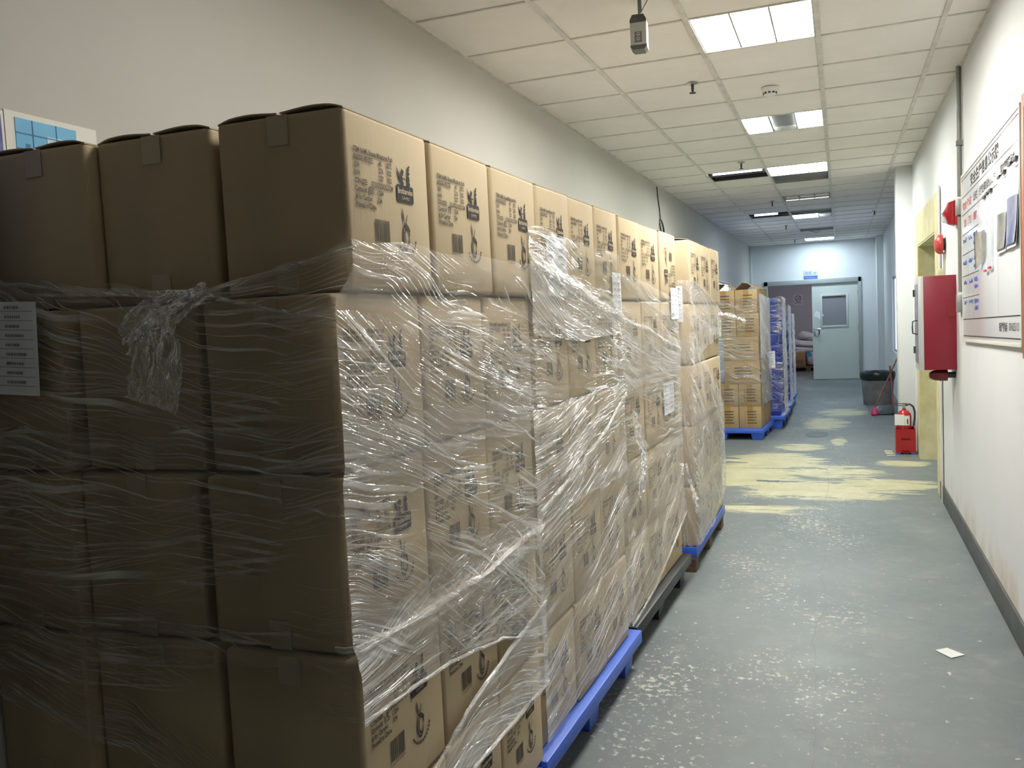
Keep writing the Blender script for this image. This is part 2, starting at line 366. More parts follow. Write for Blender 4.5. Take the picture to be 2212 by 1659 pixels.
# ceiling: 600 mm tiles on a T-bar grid, with openings for the fixtures
GX = [XL] + [-1.2838 + .6*k for k in range(4)] + [.90]
GY0 = 4.98
def gy(r): return GY0 + .6*r
ROWS = list(range(-10, 26))
OPEN = {(2, -5), (2, -1), (2, 3), (2, 7), (1, 7), (2, 8), (2, 11), (1, 14), (2, 14), (2, 15), (2, 19), (2, 23)}
mb = MB()
for c in range(5):
    for r in ROWS:
        if (c, r) in OPEN: continue
        x0, x1, y0, y1 = GX[c], GX[c+1], gy(r), min(gy(r+1), YF)
        if y0 >= YF: continue
        s = random.uniform(0, .004); z = CEIL+.004
        q = [(x0, y0, z), (x1, y0, z), (x1, y1, z), (x0, y1, z)]
        mb.box(x0, x1, y0, y1, z+s*.5, z+.015)
struct(obj('ceiling', mb, CEILM))
mb = MB()
for x in GX[1:5]: mb.box(x-.013, x+.013, YB-.5, YF, CEIL-.003, CEIL+.012)
for r in ROWS:
    if gy(r) < YF: mb.box(XL, .83, gy(r)-.007, gy(r)+.007, CEIL-.001, CEIL+.010)
mb.box(XL, XL+.02, YB-.5, YF, CEIL-.004, CEIL+.006).box(XR-.015, XR, YB-.5, 10, CEIL-.004, CEIL+.006)
struct(obj('trim_4', mb, TBAR))
mb = MB(); mb.box(-2.2, 1.2, YB-1, YF+.2, CEIL+.30, CEIL+.34); struct(obj('ceiling_slab', mb, VOID))
mb = MB(); mb.box(XL+.001, XL+.05, YF-.05, YF, 0, CEIL-.01); struct(obj('trim_5', mb, WALL_F, bevel=.01))   # boxed pipe in far corner

# ------------------------------------------------------------------ windows
def window(name, xw, inward, y0, y1, z0, z1, col, s):
    m = emis(name+'_daylight', col, s)
    mb = MB(); xx = xw + (.05 if inward < 0 else -.05)
    mb.box(xx-.004, xx+.004, y0, y1, z0, z1); p = struct(obj(name, mb, m))
    f = MB(); t = .035
    a, b = xx-.02, xx+.02
    f.box(a, b, y0, y0+t, z0, z1).box(a, b, y1-t, y1, z0, z1).box(a, b, y0, y1, z0, z0+t).box(a, b, y0, y1, z1-t, z1).box(a, b, (y0+y1)/2-.02, (y0+y1)/2+.02, z0, z1)
    obj('window_frame', f, GREYM, p)
    return p
window('window_1', XL, 1, 14.6, 16.2, 1.78, 2.08, (.85, .94, 1), 6.0)
window('window_2', .83, -1, 14.7, 16.4, .75, 2.02, (.62, .74, 1), 1.3)

# ------------------------------------------------------------------ ceiling fixtures
def light(c, r, label, col, s, cells=(1, 1, 1), y_lo=0., y_hi=1., name='ceiling_light', edge=0):
    x0, x1 = GX[c]+.013, GX[c+1]-.013; y0, y1 = gy(r)+.007, gy(r+1)-.007
    root = tag(empty(name, ((x0+x1)/2, (y0+y1)/2, CEIL)), label, 'ceiling light', 'ceiling lights along the corridor')
    R = lambda a, b, c_, d, e, f: (a-root.location.x, b-root.location.x, c_-root.location.y, d-root.location.y, e-CEIL, f-CEIL)
    mb = MB(); h = .07
    mb.box(*R(x0, x0+.006, y0, y1, CEIL, CEIL+h)).box(*R(x1-.006, x1, y0, y1, CEIL, CEIL+h)).box(*R(x0, x1, y0, y0+.006, CEIL, CEIL+h)).box(*R(x0, x1, y1-.006, y1, CEIL, CEIL+h)).box(*R(x0, x1, y0, y1, CEIL+h, CEIL+h+.005))
    obj('housing', mb, GREYM, root)
    n = len(cells); wd = (x1-x0-.02)/n
    lit = emis('lit_tube_panel', col, s) if any(cells) and s else None
    for i, on in enumerate(cells):
        a = x0+.01+wd*i; b = a+wd-.004
        mb = MB(); ya, yb = y0+.01+(y1-y0-.02)*y_lo, y0+.01+(y1-y0-.02)*y_hi
        if on:
            mb.box(*R(a, b, ya, yb, CEIL+.012, CEIL+.018)); obj('diffuser', mb, lit, root)
        else:
            mb.box(*R(a, b, ya, yb, CEIL+.03, CEIL+.035)); obj('louver_cell', mb, TILE_OFF, root)
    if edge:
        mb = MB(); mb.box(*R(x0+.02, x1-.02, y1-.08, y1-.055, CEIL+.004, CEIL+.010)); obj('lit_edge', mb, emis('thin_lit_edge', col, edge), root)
    mb = MB()
    for i in range(1, n):
        a = x0+.01+wd*i-.004; mb.box(*R(a-.003, a+.006, y0, y1, CEIL+.001, CEIL+.02))
    obj('divider', mb, GREYM, root)
    return root
def bare_tube(c, r, label, col, s, f0=.05, f1=.95, yp=.5, strip=False):
    x0, x1 = GX[c]+.02, GX[c+1]-.02; y0, y1 = gy(r)+.01, gy(r+1)-.01; yc = y0+(y1-y0)*yp; hz = .045
    root = tag(empty('tube_light', ((x0+x1)/2, yc, CEIL+.020)), label, 'ceiling light', 'ceiling lights along the corridor')
    W = (x1-x0)/2
    mb = MB(); mb.box(-W, W, .03, .17, -.012, .03); obj('batten', mb, DARKM, root)
    for ya in (y0-yc, y1-yc-.01):
        mb = MB(); mb.box(-W, W, ya, ya+.01, -.015, .24); obj('bay_side', mb, DARKM, root)
    if strip:
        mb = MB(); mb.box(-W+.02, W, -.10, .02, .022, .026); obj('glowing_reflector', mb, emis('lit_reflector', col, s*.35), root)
        mb = MB()
        for i in range(1, 9): mb.box(-W+2*W*i/9, -W+2*W*i/9+.006, -.10, .02, .004, .022)
        obj('louver_fins', mb, GREYM, root)
    mb = MB(); a, b = -W+2*W*f0, -W+2*W*f1
    mb.lathe([(.016, a), (.016, b)], Matrix.Rotation(math.pi/2, 4, 'Y'), 12); obj('tube', mb, emis('bare_tube_glow', col, s), root, smooth=True)
    for x in (a, b):
        mb = MB(); mb.box(x-.012, x+.012, -.02, .02, -.03, .03); obj('lampholder', mb, DARKM, root)
    mb = MB(); mb.tube([(-W*.9, .1, .02), (-W*.6, .18, -.02), (-W*.2, .15, .03), (W*.5, .12, .01), (W*.9, .05, .04)], .006, 6); obj('loose_wire', mb, CABLE, root, smooth=True)
    return root
light(2, -5, 'square lit ceiling light above the aisle beside the foremost pallet load', WARM, L_NEAR*.52)
light(2, -1, 'fully lit three-cell ceiling light beside the hanging socket box', WARM, L_NEAR*1.35)
light(2, 3, 'ceiling light with two lit cells and a dark grey middle cell', MID, L_MID, (1, 0, 1))
light(2, 7, 'lit ceiling light beside an opening that shows a bare tube', MID, L_MID)
bare_tube(1, 7, 'bare tube inside the open ceiling bay above the third pallet load', MID, 14, .05, .98, .25, True)
light(2, 8, 'open grey fixture tray with no lamp, directly behind a lit panel', MID, 0, (0,))
light(2, 11, 'unlit grey louvered ceiling light with one thin bright edge', MID, 0, (0, 0, 0), edge=1.5)
bare_tube(1, 14, 'short bare tube in the dark open ceiling bay far down the corridor', COOL, 12, .1, .75, .5)
light(2, 14, 'dark open fixture bay beside the short bare tube', COOL, 0, (0,), name='ceiling_light')
light(2, 15, 'far ceiling light with two lit cells behind a dark open bay', COOL, L_FAR, (1, 1, 0), 0, .7)
lb19 = light(2, 19, 'unlit fixture bay with a dangling cable near the far wall', COOL, 0, (0,))
mb = MB(); mb.tube([(-.25, .1, .02), (-.1, .12, -.02), (0, .1, -.05), (.06, .1, -.03), (0, .12, .01), (.25, .1, .02)], .007, 6); obj('dangling_cable', mb, GREYM, lb19, smooth=True)
light(2, 23, 'last lit ceiling light, nearest the doorway with the sign', COOL, L_FAR, (1, 1, 1), .35, .85)

def sprinkler(x, y, label):
    root = tag(empty('sprinkler_head', (x, y, CEIL)), label, 'sprinkler', 'ceiling sprinklers')
    mb = MB(); mb.lathe([(.034, 0), (.034, -.006), (.012, -.010)], n=16); obj('escutcheon', mb, STEEL, root, smooth=True)
    mb = MB(); mb.lathe([(.009, -.008), (.009, -.035), (.006, -.055)], n=10); obj('stem', mb, DARKM, root, smooth=True)
    mb = MB(); mb.lathe([(.004, -.055), (.021, -.058), (.021, -.061), (.004, -.064)], n=14); obj('deflector', mb, DARKM, root)
for x, y, lb in [(-.838, 5.56, 'sprinkler head between the first and second lit panels'), (-.869, 8.68, 'sprinkler head just before the open bay with a bare tube'),
                 (-.818, 11.98, 'sprinkler head beside the unlit grey louvered fixture'), (-.843, 15.5, 'sprinkler head beyond the short bare tube'),
                 (-.858, 18.8, 'sprinkler head closest to the far wall'), (.503, 14.3, 'lone sprinkler head on the wall side of the ceiling beyond the column')]:
    sprinkler(x, y, lb)
root = tag(empty('smoke_detector', (-.402, 5.94, CEIL)), 'round white smoke detector on the ceiling between two light panels', 'smoke detector')
mb = MB(); mb.lathe([(.055, 0), (.055, -.012), (.05, -.02), (.036, -.045), (.03, -.05), (0, -.05)], n=28); obj('shell', mb, mat('detector_white', (.75, .74, .70), .4), root, smooth=True)
mb = MB()
for i in range(10):
    a = i*math.pi/5; mb.box(-.008, .008, .038, .044, -.040, -.026, M=rotz(a))
obj('vent_slot', mb, DARKM, root)

# hanging socket box
root = tag(empty('hanging_socket_box', (-.835, 4.0, 2.75)), 'grey and white power socket box hanging on a rod below the ceiling', 'socket box')
root.rotation_euler = (0, 0, .10)
mb = MB(); bw = .037
pr = [(-bw, .012), (-bw+.012, 0), (bw-.012, 0), (bw, .012), (bw, .13), (bw-.012, .152), (-bw+.012, .152), (-bw, .13)]
mb.prism(pr, face_ny((0, .035, 0)), .075); obj('case', mb, GREYP, root, bevel=.003)
mb = MB(); mb.prism([(-bw, .118), (bw, .118), (bw, .13), (bw-.012, .152), (-bw+.012, .152), (-bw, .13)], face_ny((0, -.040, 0)), .003); obj('upper_panel', mb, GREYP_D, root)
mb = MB(); mb.prism([(-bw, .018), (-bw, .010), (-bw+.012, -.002), (bw-.012, -.002), (bw, .010), (bw, .018)], face_ny((0, .036, 0)), .078); obj('end_cap', mb, GREYP_D, root)
mb = MB(); mb.box(-.016, .016, -.046, -.040, .03, .075)
so = obj('socket', mb, mat('socket_grey', (.18, .17, .14), .5), root)
mb = MB()
for z in (.042, .063): mb.lathe([(.008, 0), (.008, .003)], face_ny((0, -.046, z)), 14)
obj('socket_ring', mb, GREYP, so)
mb = MB()
for z in (.042, .063): mb.lathe([(.003, 0), (.003, .005)], face_ny((0, -.046, z)), 10)
obj('socket_hole', mb, CABLE, so)
mb = MB(); mb.tube([(.006, 0, .15), (.006, 0, .23)], .009, 12); obj('hanging_rod', mb, PIPE, root, smooth=True)
mb = MB(); mb.tube([(-.008, -.042, .118), (-.01, -.046, .135), (.002, -.035, .152), (.012, -.012, .165), (.022, -.01, .185), (.035, -.01, .205), (.045, 0, .228)], .0025, 6); obj('cord', mb, PIPE, root, smooth=True)

# ------------------------------------------------------------------ far doorway
mb = MB(); t = .06
mb.box(DX0-.02, DX0+t, YF-.03, YF+.12, 0, DZ+.02).box(DX1-t*.7, DX1+.02, YF-.03, YF+.12, 0, DZ+.02).box(DX0-.02, DX1+.02, YF-.03, YF+.12, DZ-t*1.3, DZ+.02)
struct(obj('trim_6', mb, DOOR_FRAME, bevel=.004))
DL0, DL1 = -.585, DX1-.045; yd = YF+.02
d = struct(empty('door_1', ((DL0+DL1)/2, yd, 0))); W2 = (DL1-DL0)/2
WX0, WX1, WZ0, WZ1 = -.375-d.location.x, .105-d.location.x, 1.17, 1.80
mb = MB(); y0, y1 = 0, .045; z1 = DZ-.085
mb.box(-W2, WX0, y0, y1, .01, z1).box(WX1, W2, y0, y1, .01, z1).box(WX0, WX1, y0, y1, .01, WZ0).box(WX0, WX1, y0, y1, WZ1, z1)
obj('door_leaf', mb, GREEN_DOOR, d)
mb = MB(); q = .045
mb.box(WX0-q, WX0, -.015, .05, WZ0-q, WZ1+q).box(WX1, WX1+q, -.015, .05, WZ0-q, WZ1+q).box(WX0, WX1, -.015, .05, WZ0-q, WZ0).box(WX0, WX1, -.015, .05, WZ1, WZ1+q)
obj('window_frame', mb, GREEN_DOOR, d, bevel=.006)
mb = MB(); mb.box(WX0, WX1, .018, .026, WZ0, WZ1); obj('window_pane', mb, GLASS_G, d)
hd = MB(); hd.box(-W2+.02, -W2+.07, -.012, 0, .96, 1.14); hp = obj('lock_plate', hd, STEEL, d, bevel=.003)
hd = MB(); hd.tube([(-W2+.045, 0, 1.10), (-W2+.045, -.055, 1.10), (-W2+.06, -.06, 1.10), (-W2+.17, -.06, 1.10)], .011, 8); obj('lever_handle', hd, STEEL, hp, smooth=True)
hd = MB(); hd.tube([(-W2+.13, -.06, 1.10), (-W2+.14, -.065, 1.0), (-W2+.12, -.06, .99)], .014, 8); obj('padlock', hd, DARKM, hp, smooth=True)
for q in (.3, 1.05, 1.8):
    hd = MB(); hd.box(W2-.01, W2+.012, -.012, .01, q, q+.1); obj('hinge', hd, GREYM, d)
mb = MB(); mb.box(-.09, .09, -.003, 0, -.06, .06, M=Matrix.Rotation(.55, 4, 'Y'))
o = tag(obj('notice_paper', mb, PAPER, None, (-.455, yd-.001, 1.40)), 'small tilted white notice taped to the green door', 'notice')

# sign above door
def zc(s): return s
sg = tag(empty('door_sign', (-.60, YF, 2.275)), 'white and blue room sign above the far doorway', 'sign')
mb = MB(); mb.box(-.15, .15, -.012, 0, -.11, .11); obj('sign_plate', mb, SIGN_W, sg, bevel=.002)
mb = MB(); mb.box(-.14, .14, -.014, -.010, -.085, -.015); obj('blue_band', mb, SIGN_B, sg)
mb = MB(); put_text(mb, '仓库 1#', face_ny((-.115, -.0135, .015)), .085, .23); obj('sign_lettering', mb, SIGN_B, sg)
mb = MB(); put_text(mb, 'Warehouse 1', face_ny((-.11, -.0155, -.062)), .036, .22); obj('band_lettering', mb, SIGN_W, sg)

# ------------------------------------------------------------------ room beyond the doorway
mb = MB(); mb.box(-3.0, 1.5, 23.6, 23.7, 0, 3.2); struct(obj('wall_back', mb, LAV))
mb = MB(); mb.box(-3.0, -2.9, YF+.2, 23.6, 0, 3.2).box(1.4, 1.5, YF+.2, 23.6, 0, 3.2); struct(obj('wall_inner', mb, LAV))
mb = MB(); mb.box(-3.0, 1.5, YF+.2, 23.7, 3.0, 3.1); struct(obj('ceiling_inner', mb, CEILM))
lt = tag(empty('added_room_light', (-.5, 21.6, 2.99)), 'added unseen light panel in the room beyond the far doorway', 'ceiling light')  # unseen lamp, added to light the lavender wall behind the doorway
mb = MB(); mb.box(-.6, .6, -.15, .15, -.03, -.02); obj('diffuser', mb, emis('added_room_panel', (.95, .93, 1), 16), lt)
mb = MB(); mb.box(-.62, .62, -.17, .17, -.019, 0); obj('housing', mb, GREYM, lt)
ns = tag(empty('no_smoking_sign', (-1.03, 23.6, 1.80)), 'square no-smoking notice on the lavender wall beyond the doorway', 'sign')
mb = MB(); mb.box(-.115, .115, -.006, 0, -.14, .13); obj('sign_plate', mb, mat('pale_lilac_card', (.52, .49, .54), .6), ns)
DKR = mat('maroon_print', (.09, .03, .05), .6)
mb = MB(); M = face_ny((0, -.007, .03)); n = 28
vs = [M @ Vector((r*math.cos(2*math.pi*i/n), r*math.sin(2*math.pi*i/n), 0)) for r in (.062, .078) for i in range(n)]
mb.add(vs, [(i, (i+1) % n, n+(i+1) % n, n+i) for i in range(n)])
mb.box(-.006, .006, -.008, -.0065, -.065, .065, M=T(0, 0, .03) @ Matrix.Rotation(.8, 4, 'Y')).box(-.04, .035, -.008, -.0066, .015, .028)
mb.box(-.085, .085, -.008, -.0066, -.085, -.07); obj('symbol', mb, DKR, ns)

def sack(name, loc, size, rot, label, m=SACK, seed=0):
    bm = bmesh.new(); bmesh.ops.create_cube(bm, size=2)
    bmesh.ops.subdivide_edges(bm, edges=bm.edges, cuts=5, use_grid_fill=True)
    for v in bm.verts:
        p = v.co.copy(); q = p.normalized()*1.25; p = p.lerp(q, .55)
        e = abs(p.x); pinch = 1-.35*max(0, e-.5)
        p.y *= pinch; p.z *= pinch*(1-.25*max(0, e-.6))
        d = noise.noise(p*1.6+Vector((seed, 0, 0)))*.16+noise.noise(p*4+Vector((0, seed, 0)))*.07
        p *= 1+d; v.co = Vector((p.x*size[0], p.y*size[1], max(p.z, -.82)*size[2]))
    me = bpy.data.meshes.new(name); bm.to_mesh(me); bm.free(); me.materials.append(m)
    for p in me.polygons: p.use_smooth = True
    o = link(name, me, None, loc); o.rotation_euler = rot
    return tag(o, label, 'sack', 'white sacks in the far room')
PY = 22.5
pw = tag(empty('wooden_pallet', (-.78, PY+.45, 0)), 'dark wooden pallet under the sacks in the room beyond', 'pallet')
mb = MB()
for i in range(5): mb.box(-.5, .5, -.45+i*.2, -.45+i*.2+.14, .105, .13)
obj('deck_boards', mb, WOOD, pw)
for x in (-.5, -.06, .38):
    mb = MB(); mb.box(x, x+.12, -.45, .5, .02, .105); obj('bearer', mb, WOOD, pw)
mb = MB(); mb.box(-.5, .5, -.45, -.33, 0, .02).box(-.5, .5, .38, .5, 0, .02); obj('bottom_board', mb, WOOD, pw)
cb = MB(); cb.box(-.155, .155, 0, .3, 0, .355); o = obj('brown_carton', cb, mat('brown_carton_board', (.36, .20, .11), .75, var=.06), None, (-1.0, PY+.005, .131), bevel=.004)
tag(o, 'brown carton on the wooden pallet in front of white sacks', 'box')
mb = MB()
for i, z in enumerate((.09, .12, .15)): mb.box(-.11, .1, -.002, 0, z, z+.008)
obj('printed_text', mb, INK_SOFT, o)
mb = MB(); mb.lathe([(.038, 0), (.038, .006)], face_ny((0, 0, 0)), 18); o = tag(obj('round_sticker', mb, mat('sticker_grey', (.12, .10, .11), .6), None, (-1.10, PY+.03, .545)), 'dark round sticker on the sack behind the brown carton', 'sticker')
sack('woven_sack', (-.95, PY+.46, .52), (.46, .30, .10), (.0, 0, .05), 'lowest white sack, directly behind the brown carton', seed=1)
sack('woven_sack', (-.92, PY+.46, .69), (.40, .28, .085), (.0, .08, -.05), 'long white sack lying across the middle of the pile', seed=5)
sack('woven_sack', (-.80, PY+.45, .86), (.19, .24, .10), (.1, .2, .3), 'rounded white sack on the very top of the pile', seed=9)
sack('woven_sack', (-.72, PY+.28, .30), (.10, .12, .17), (0, 0, .1), 'white sack with a blue print standing beside the brown carton', seed=12)
mb = MB(); mb.box(-.06, .06, 0, .004, -.05, .05); o = tag(obj('blue_label', mb, mat('cyan_print', (.03, .32, .55), .5), None, (-.76, PY+.06, .42)), 'bright blue label on the standing white sack', 'label')
sack('wrapped_bundle', (-.585, PY+.35, .72), (.07, .15, .42), (0, 0, 0), 'tall film-wrapped bundle half hidden by the green door', mat('shiny_wrap', (.62, .52, .5), .15, bump=.8, bscale=20), 15)

# ------------------------------------------------------------------ left wall items
po = tag(empty('wall_poster', (XL, 1.70, 2.0)), 'blue gridded poster in a white border on the wall above the cartons', 'poster')
mb = MB(); mb.box(0, .004, -.155, .12, -.35, .11); obj('poster_sheet', mb, POSTER_W, po)
mb = MB(); mb.box(.004, .0055, -.128, .052, -.33, .096); obj('printed_picture', mb, POSTER_B, po)
mb = MB()
for y in (-.08, -.01): mb.box(.0055, .0065, y-.0012, y+.0012, -.33, .096)
for z in (.06, .022, -.02): mb.box(.0055, .0065, -.128, .052, z-.0014, z+.0014)
mb.box(.0055, .0062, -.103, -.09, -.05, .036); obj('grid_lines', mb, POSTER_D, po)
mb = MB(); mb.box(.0055, .0063, -.040, .052, -.02, .064); obj('pale_panel', mb, POSTER_L, po)
po = tag(empty('wall_poster', (XL, 1.43, 2.0)), 'indigo picture poster at the edge of view beside the blue gridded one', 'poster')
mb = MB(); mb.box(0, .003, -.25, .113, -.35, .105); obj('poster_sheet', mb, POSTER_W, po)
mb = MB(); mb.box(.003, .005, -.24, .105, -.33, .094); obj('printed_picture', mb, POSTER_P, po)
mb = MB(); pts = [(XL+.009, 9.55, CEIL-.02), (XL+.010, 9.58, 2.85), (XL+.009, 9.66, 2.72), (XL+.008, 9.70, 2.62)]
for i in range(41):
    a = i/40*2*math.pi*2.6; pts.append((XL+.014+.004*math.sin(a*.5), 9.73-.085*math.cos(a+.6)*1.35, 2.53+.085*math.sin(a+1.2)))
pts += [(XL+.012, 9.95, 2.45), (XL+.012, 10.2, 2.43), (XL+.012, 10.5, 2.41)]
tag(obj('coiled_cable', mb.tube(pts, .0065, 6), CABLE, smooth=True), 'black cable coiled in a loop on the left wall', 'cable')

# ================================================================== CARTONS
BD, BW, BH = .325, .372, .364
def carton_mesh(seed):
    rnd = random.Random(seed); mb = MB(); mb.box(-BD/2, BD/2, -BW/2, BW/2, 0, BH)
    me = mb.mesh('carton_body', [KRAFT], .012, 3)
    for v in me.vertices:
        p = Vector(v.co); k = noise.noise(p*7+Vector((seed*3.1, 0, 0)))
        v.co = p+Vector((0, 0, 0))+Vector((noise.noise(p*9+Vector((seed, 5, 0))), noise.noise(p*9+Vector((5, seed, 0))), 0))*.0014
    return me
BODY = [carton_mesh(i) for i in range(5)]

# print on the long side, local coords: face +X at x = BD/2
PX = BD/2+.0022
def pf(y, z): return face_px((PX, -BW/2+y, z))
mb = MB(); z = .280
LINES = [[('ITEM NAME: Bosses Miniatures Pack', 0, .166)], [('INSIDE PIECES:', 0, .078), ('40', .103, .012), ('SETS', .136, .022)], [('G/W:', 0, .023), ('2.76', .101, .019), ('KGS', .138, .018)],
         [('N/W:', 0, .023), ('2.27', .101, .019), ('KGS', .138, .018)], [('CTN SIZE:', 0, .050), ('37.5X32.5X35.5 CM', .068, .092)], [('Carton #:', 0, .047), ('/ 334', .088, .028)],
         [('# for Carton:', 0, .068), ('334', .090, .019)], [('Printed in China', 0, .082)]]
for ln in LINES:
    for s, dy, wd in ln: put_text(mb, s, pf(.030+dy, z), .0150, wd, bold=.0004)
    z -= .0158
TXT = mb.mesh('printed_text', [INK_SOFT])
mb = MB(); rr = random.Random(3); y = 0
while y < .060:
    b = rr.choice((.0012, .0012, .002, .003)); mb.box(0, .0002, y, y+b, .104+(0 if rr.random() > .2 else -.004), .150, M=T(PX, -BW/2+.103, 0)); y += b+rr.choice((.0012, .0015, .0025))
put_text(mb, '7 12345 67890', pf(.101, .094), .008, .064)
BAR = mb.mesh('barcode', [INK_SOFT])
mb = MB()        # brand mark: dark plate, two figures above
mb.poly([(.004, 0), (.076, 0), (.080, .004), (.080, .034), (.076, .038), (.004, .038), (0, .034), (0, .004)], pf(.207, .199))
def fig(pts, y=.207, z=.237): mb.poly([(a*.001, b*.001) for a, b in pts], pf(y, z))
for pts in [[(2, 40), (9, 22), (16, 16), (18, 22)], [(6, 31), (12, 14), (20, 10), (20, 16)], [(8, 22), (16, 8), (23, 6), (22, 12)], [(18, 22), (24, 8), (30, 6), (33, 14), (28, 22)],
            [(22, 8), (26, 0), (34, 0), (36, 6), (31, 9)], [(24, 24), (34, 20), (38, 32), (27, 37)], [(33, 14), (43, 12), (44, 15), (34, 18)],
            [(50, 14), (55, 8), (62, 8), (66, 14), (64, 22), (58, 24), (52, 21)], [(52, 2), (56, -1), (62, -1), (66, 3), (66, 8), (61, 11), (55, 10), (52, 7)], [(54, 24), (60, 23), (68, 30), (60, 34), (52, 30)],
            [(56, 34), (62, 33), (66, 38), (64, 43), (58, 44), (55, 39)], [(60, 44), (66, 42), (69, 46), (63, 48)]]: fig(pts)
LOGO = mb.mesh('brand_logo', [INK])
mb = MB(); M = Matrix.Translation((.0004, 0, 0))
put_text(mb, 'Brotherwise', M @ pf(.212, .218), .018, .070, bold=.0006); put_text(mb, 'GAMES', M @ pf(.230, .205), .0105, .036)
LOGO_T = mb.mesh('logo_lettering', [KRAFT])
mb = MB()        # maker's emblem: long ear, curled body, arc below
def emb(pts): mb.poly([(a*.001, b*.001) for a, b in pts], pf(.205, .085))
emb([(22, 103), (29, 88), (31, 72), (27, 68), (23, 80)]); emb([(45, 88), (47, 86), (41, 68), (37, 68)])
emb([(27, 68), (40, 68), (52, 60), (58, 52), (54, 49), (44, 53), (35, 58)])
M = pf(.205, .085)
def arc(cx, cy, rx, ry, a0, a1, w0, w1, n=16):
    P = []
    for i in range(n+1):
        a = a0+(a1-a0)*i/n; wd = w0+(w1-w0)*math.sin(math.pi*i/n); P.append((a, wd))
    vs = [M @ Vector((.001*(cx+(rx+s*wd)*math.cos(a)), .001*(cy+(ry+s*wd)*math.sin(a)), 0)) for a, wd in P for s in (-1, 1)]
    mb.add(vs, [(2*i, 2*i+1, 2*i+3, 2*i+2) for i in range(n)])
arc(38, 40, 15, 27, 1.9, 5.6, 1, 3.5); arc(40, 38, 9, 17, 1.6, 5.9, .8, 2.4); arc(42, 32, 10, 12, 3.6, 6.9, .8, 2.0); arc(46, 44, 7, 9, -.9, 1.7, 1, 2.5)
for i in range(11): arc(40, 34, 42, 34, 3.45+i*.255, 3.45+i*.255+.19, 2.6, 3.4, 3)
EMB = mb.mesh('emblem', [INK_SOFT])
_num = {}
def num_mesh(s):
    if s not in _num:
        mb = MB(); put_text(mb, s, face_px((PX, -BW/2+.085, .199)) @ Matrix.Rotation(.06, 4, 'Z'), .023, .022, bold=.0003); _num[s] = mb.mesh('handwritten_number', [PEN])
    return _num[s]
# clear tape folded over the near edge (top and bottom) on the short side facing -Y
mb = MB(); mb.box(-.026, .026, -BW/2-.0026, -BW/2-.0018, BH-.062, BH-.002); TAPEM = mb.mesh('packing_tape', [TAPE])
mb = MB(); mb.box(-.024, .028, -BW/2-.0026, -BW/2-.0018, .002, .062); TAPEB = mb.mesh('packing_tape', [TAPE])
def flap_mesh(sgn):
    mb = MB(); n = 10; vs = []
    for j in (0, 1):
        y = (-1 if j == 0 else 1)*(BW/2-.004)
        for i in range(n+1):
            t = i/n; x = sgn*(BD/2-.002-t*(BD/2-.006)); zz = BH-.004*(1-min(1, t*6))+.0075*math.sin(math.pi*min(1, t*1.02))*(1-.3*t)+.002*t
            vs += [(x, y, zz), (x, y, zz+.003)]
    m = 2*(n+1); fs = []
    for i in range(n):
        a = 2*i; fs += [(a, a+2, a+3, a+1), (m+a, m+a+1, m+a+3, m+a+2), (a+1, a+3, m+a+3, m+a+1), (a, m+a, m+a+2, a+2)]
    fs += [(0, 1, m+1, m), (2*n, m+2*n, m+2*n+1, 2*n+1)]
    mb.add(vs, fs); return mb.mesh('top_flap', [KRAFT_FLAP], smooth=True)
FLAP = [flap_mesh(1), flap_mesh(-1)]

def carton(M, b, label, group, prints=True, tape=False, flaps=False, number=None, flip=False):
    """b = (x0,x1,y0,y1,z0,z1) inside the load's own frame M"""
    x0, x1, y0, y1, z0, z1 = b
    if z1 < 1.9: z1 -= .006
    o = link('shipping_carton', random.choice(BODY)); tag(o, label, 'box', group)
    o.matrix_world = M @ T((x0+x1)/2, (y0+y1)/2, z0) @ rotz(random.uniform(-.006, .006)) @ Matrix.Diagonal(((x1-x0)/BD, (y1-y0)/BW, (z1-z0)/BH, 1))
    if prints:
        fl = T(0, 0, BH/2) @ Matrix.Rotation(math.pi, 4, 'X') @ T(0, 0, -BH/2) if flip else Matrix()
        for nm, me in (('printed_text', TXT), ('barcode', BAR), ('brand_logo', LOGO), ('emblem', EMB)) + ((('handwritten_number', num_mesh(number)),) if number else ()):
            c = link(nm, me, o); c.matrix_local = fl
            if nm == 'brand_logo': link('logo_lettering', LOGO_T, c)
    if tape: link('packing_tape', TAPEM, o); link('packing_tape', TAPEB, o)
    if flaps:
        for f in FLAP: link('top_flap', f, o)
    return o

LAY = ['bottom', 'second-lowest', 'middle', 'second-highest', 'top']
Z = [.165, .529, .893, 1.257, 1.621, 1.985]
I4 = Matrix()
nums = ['81', '77', '82', '24', '63', '15', '90', '36', '58', '41', '29', '70', '12', '87', '53']
def nn(): return random.choice(nums)
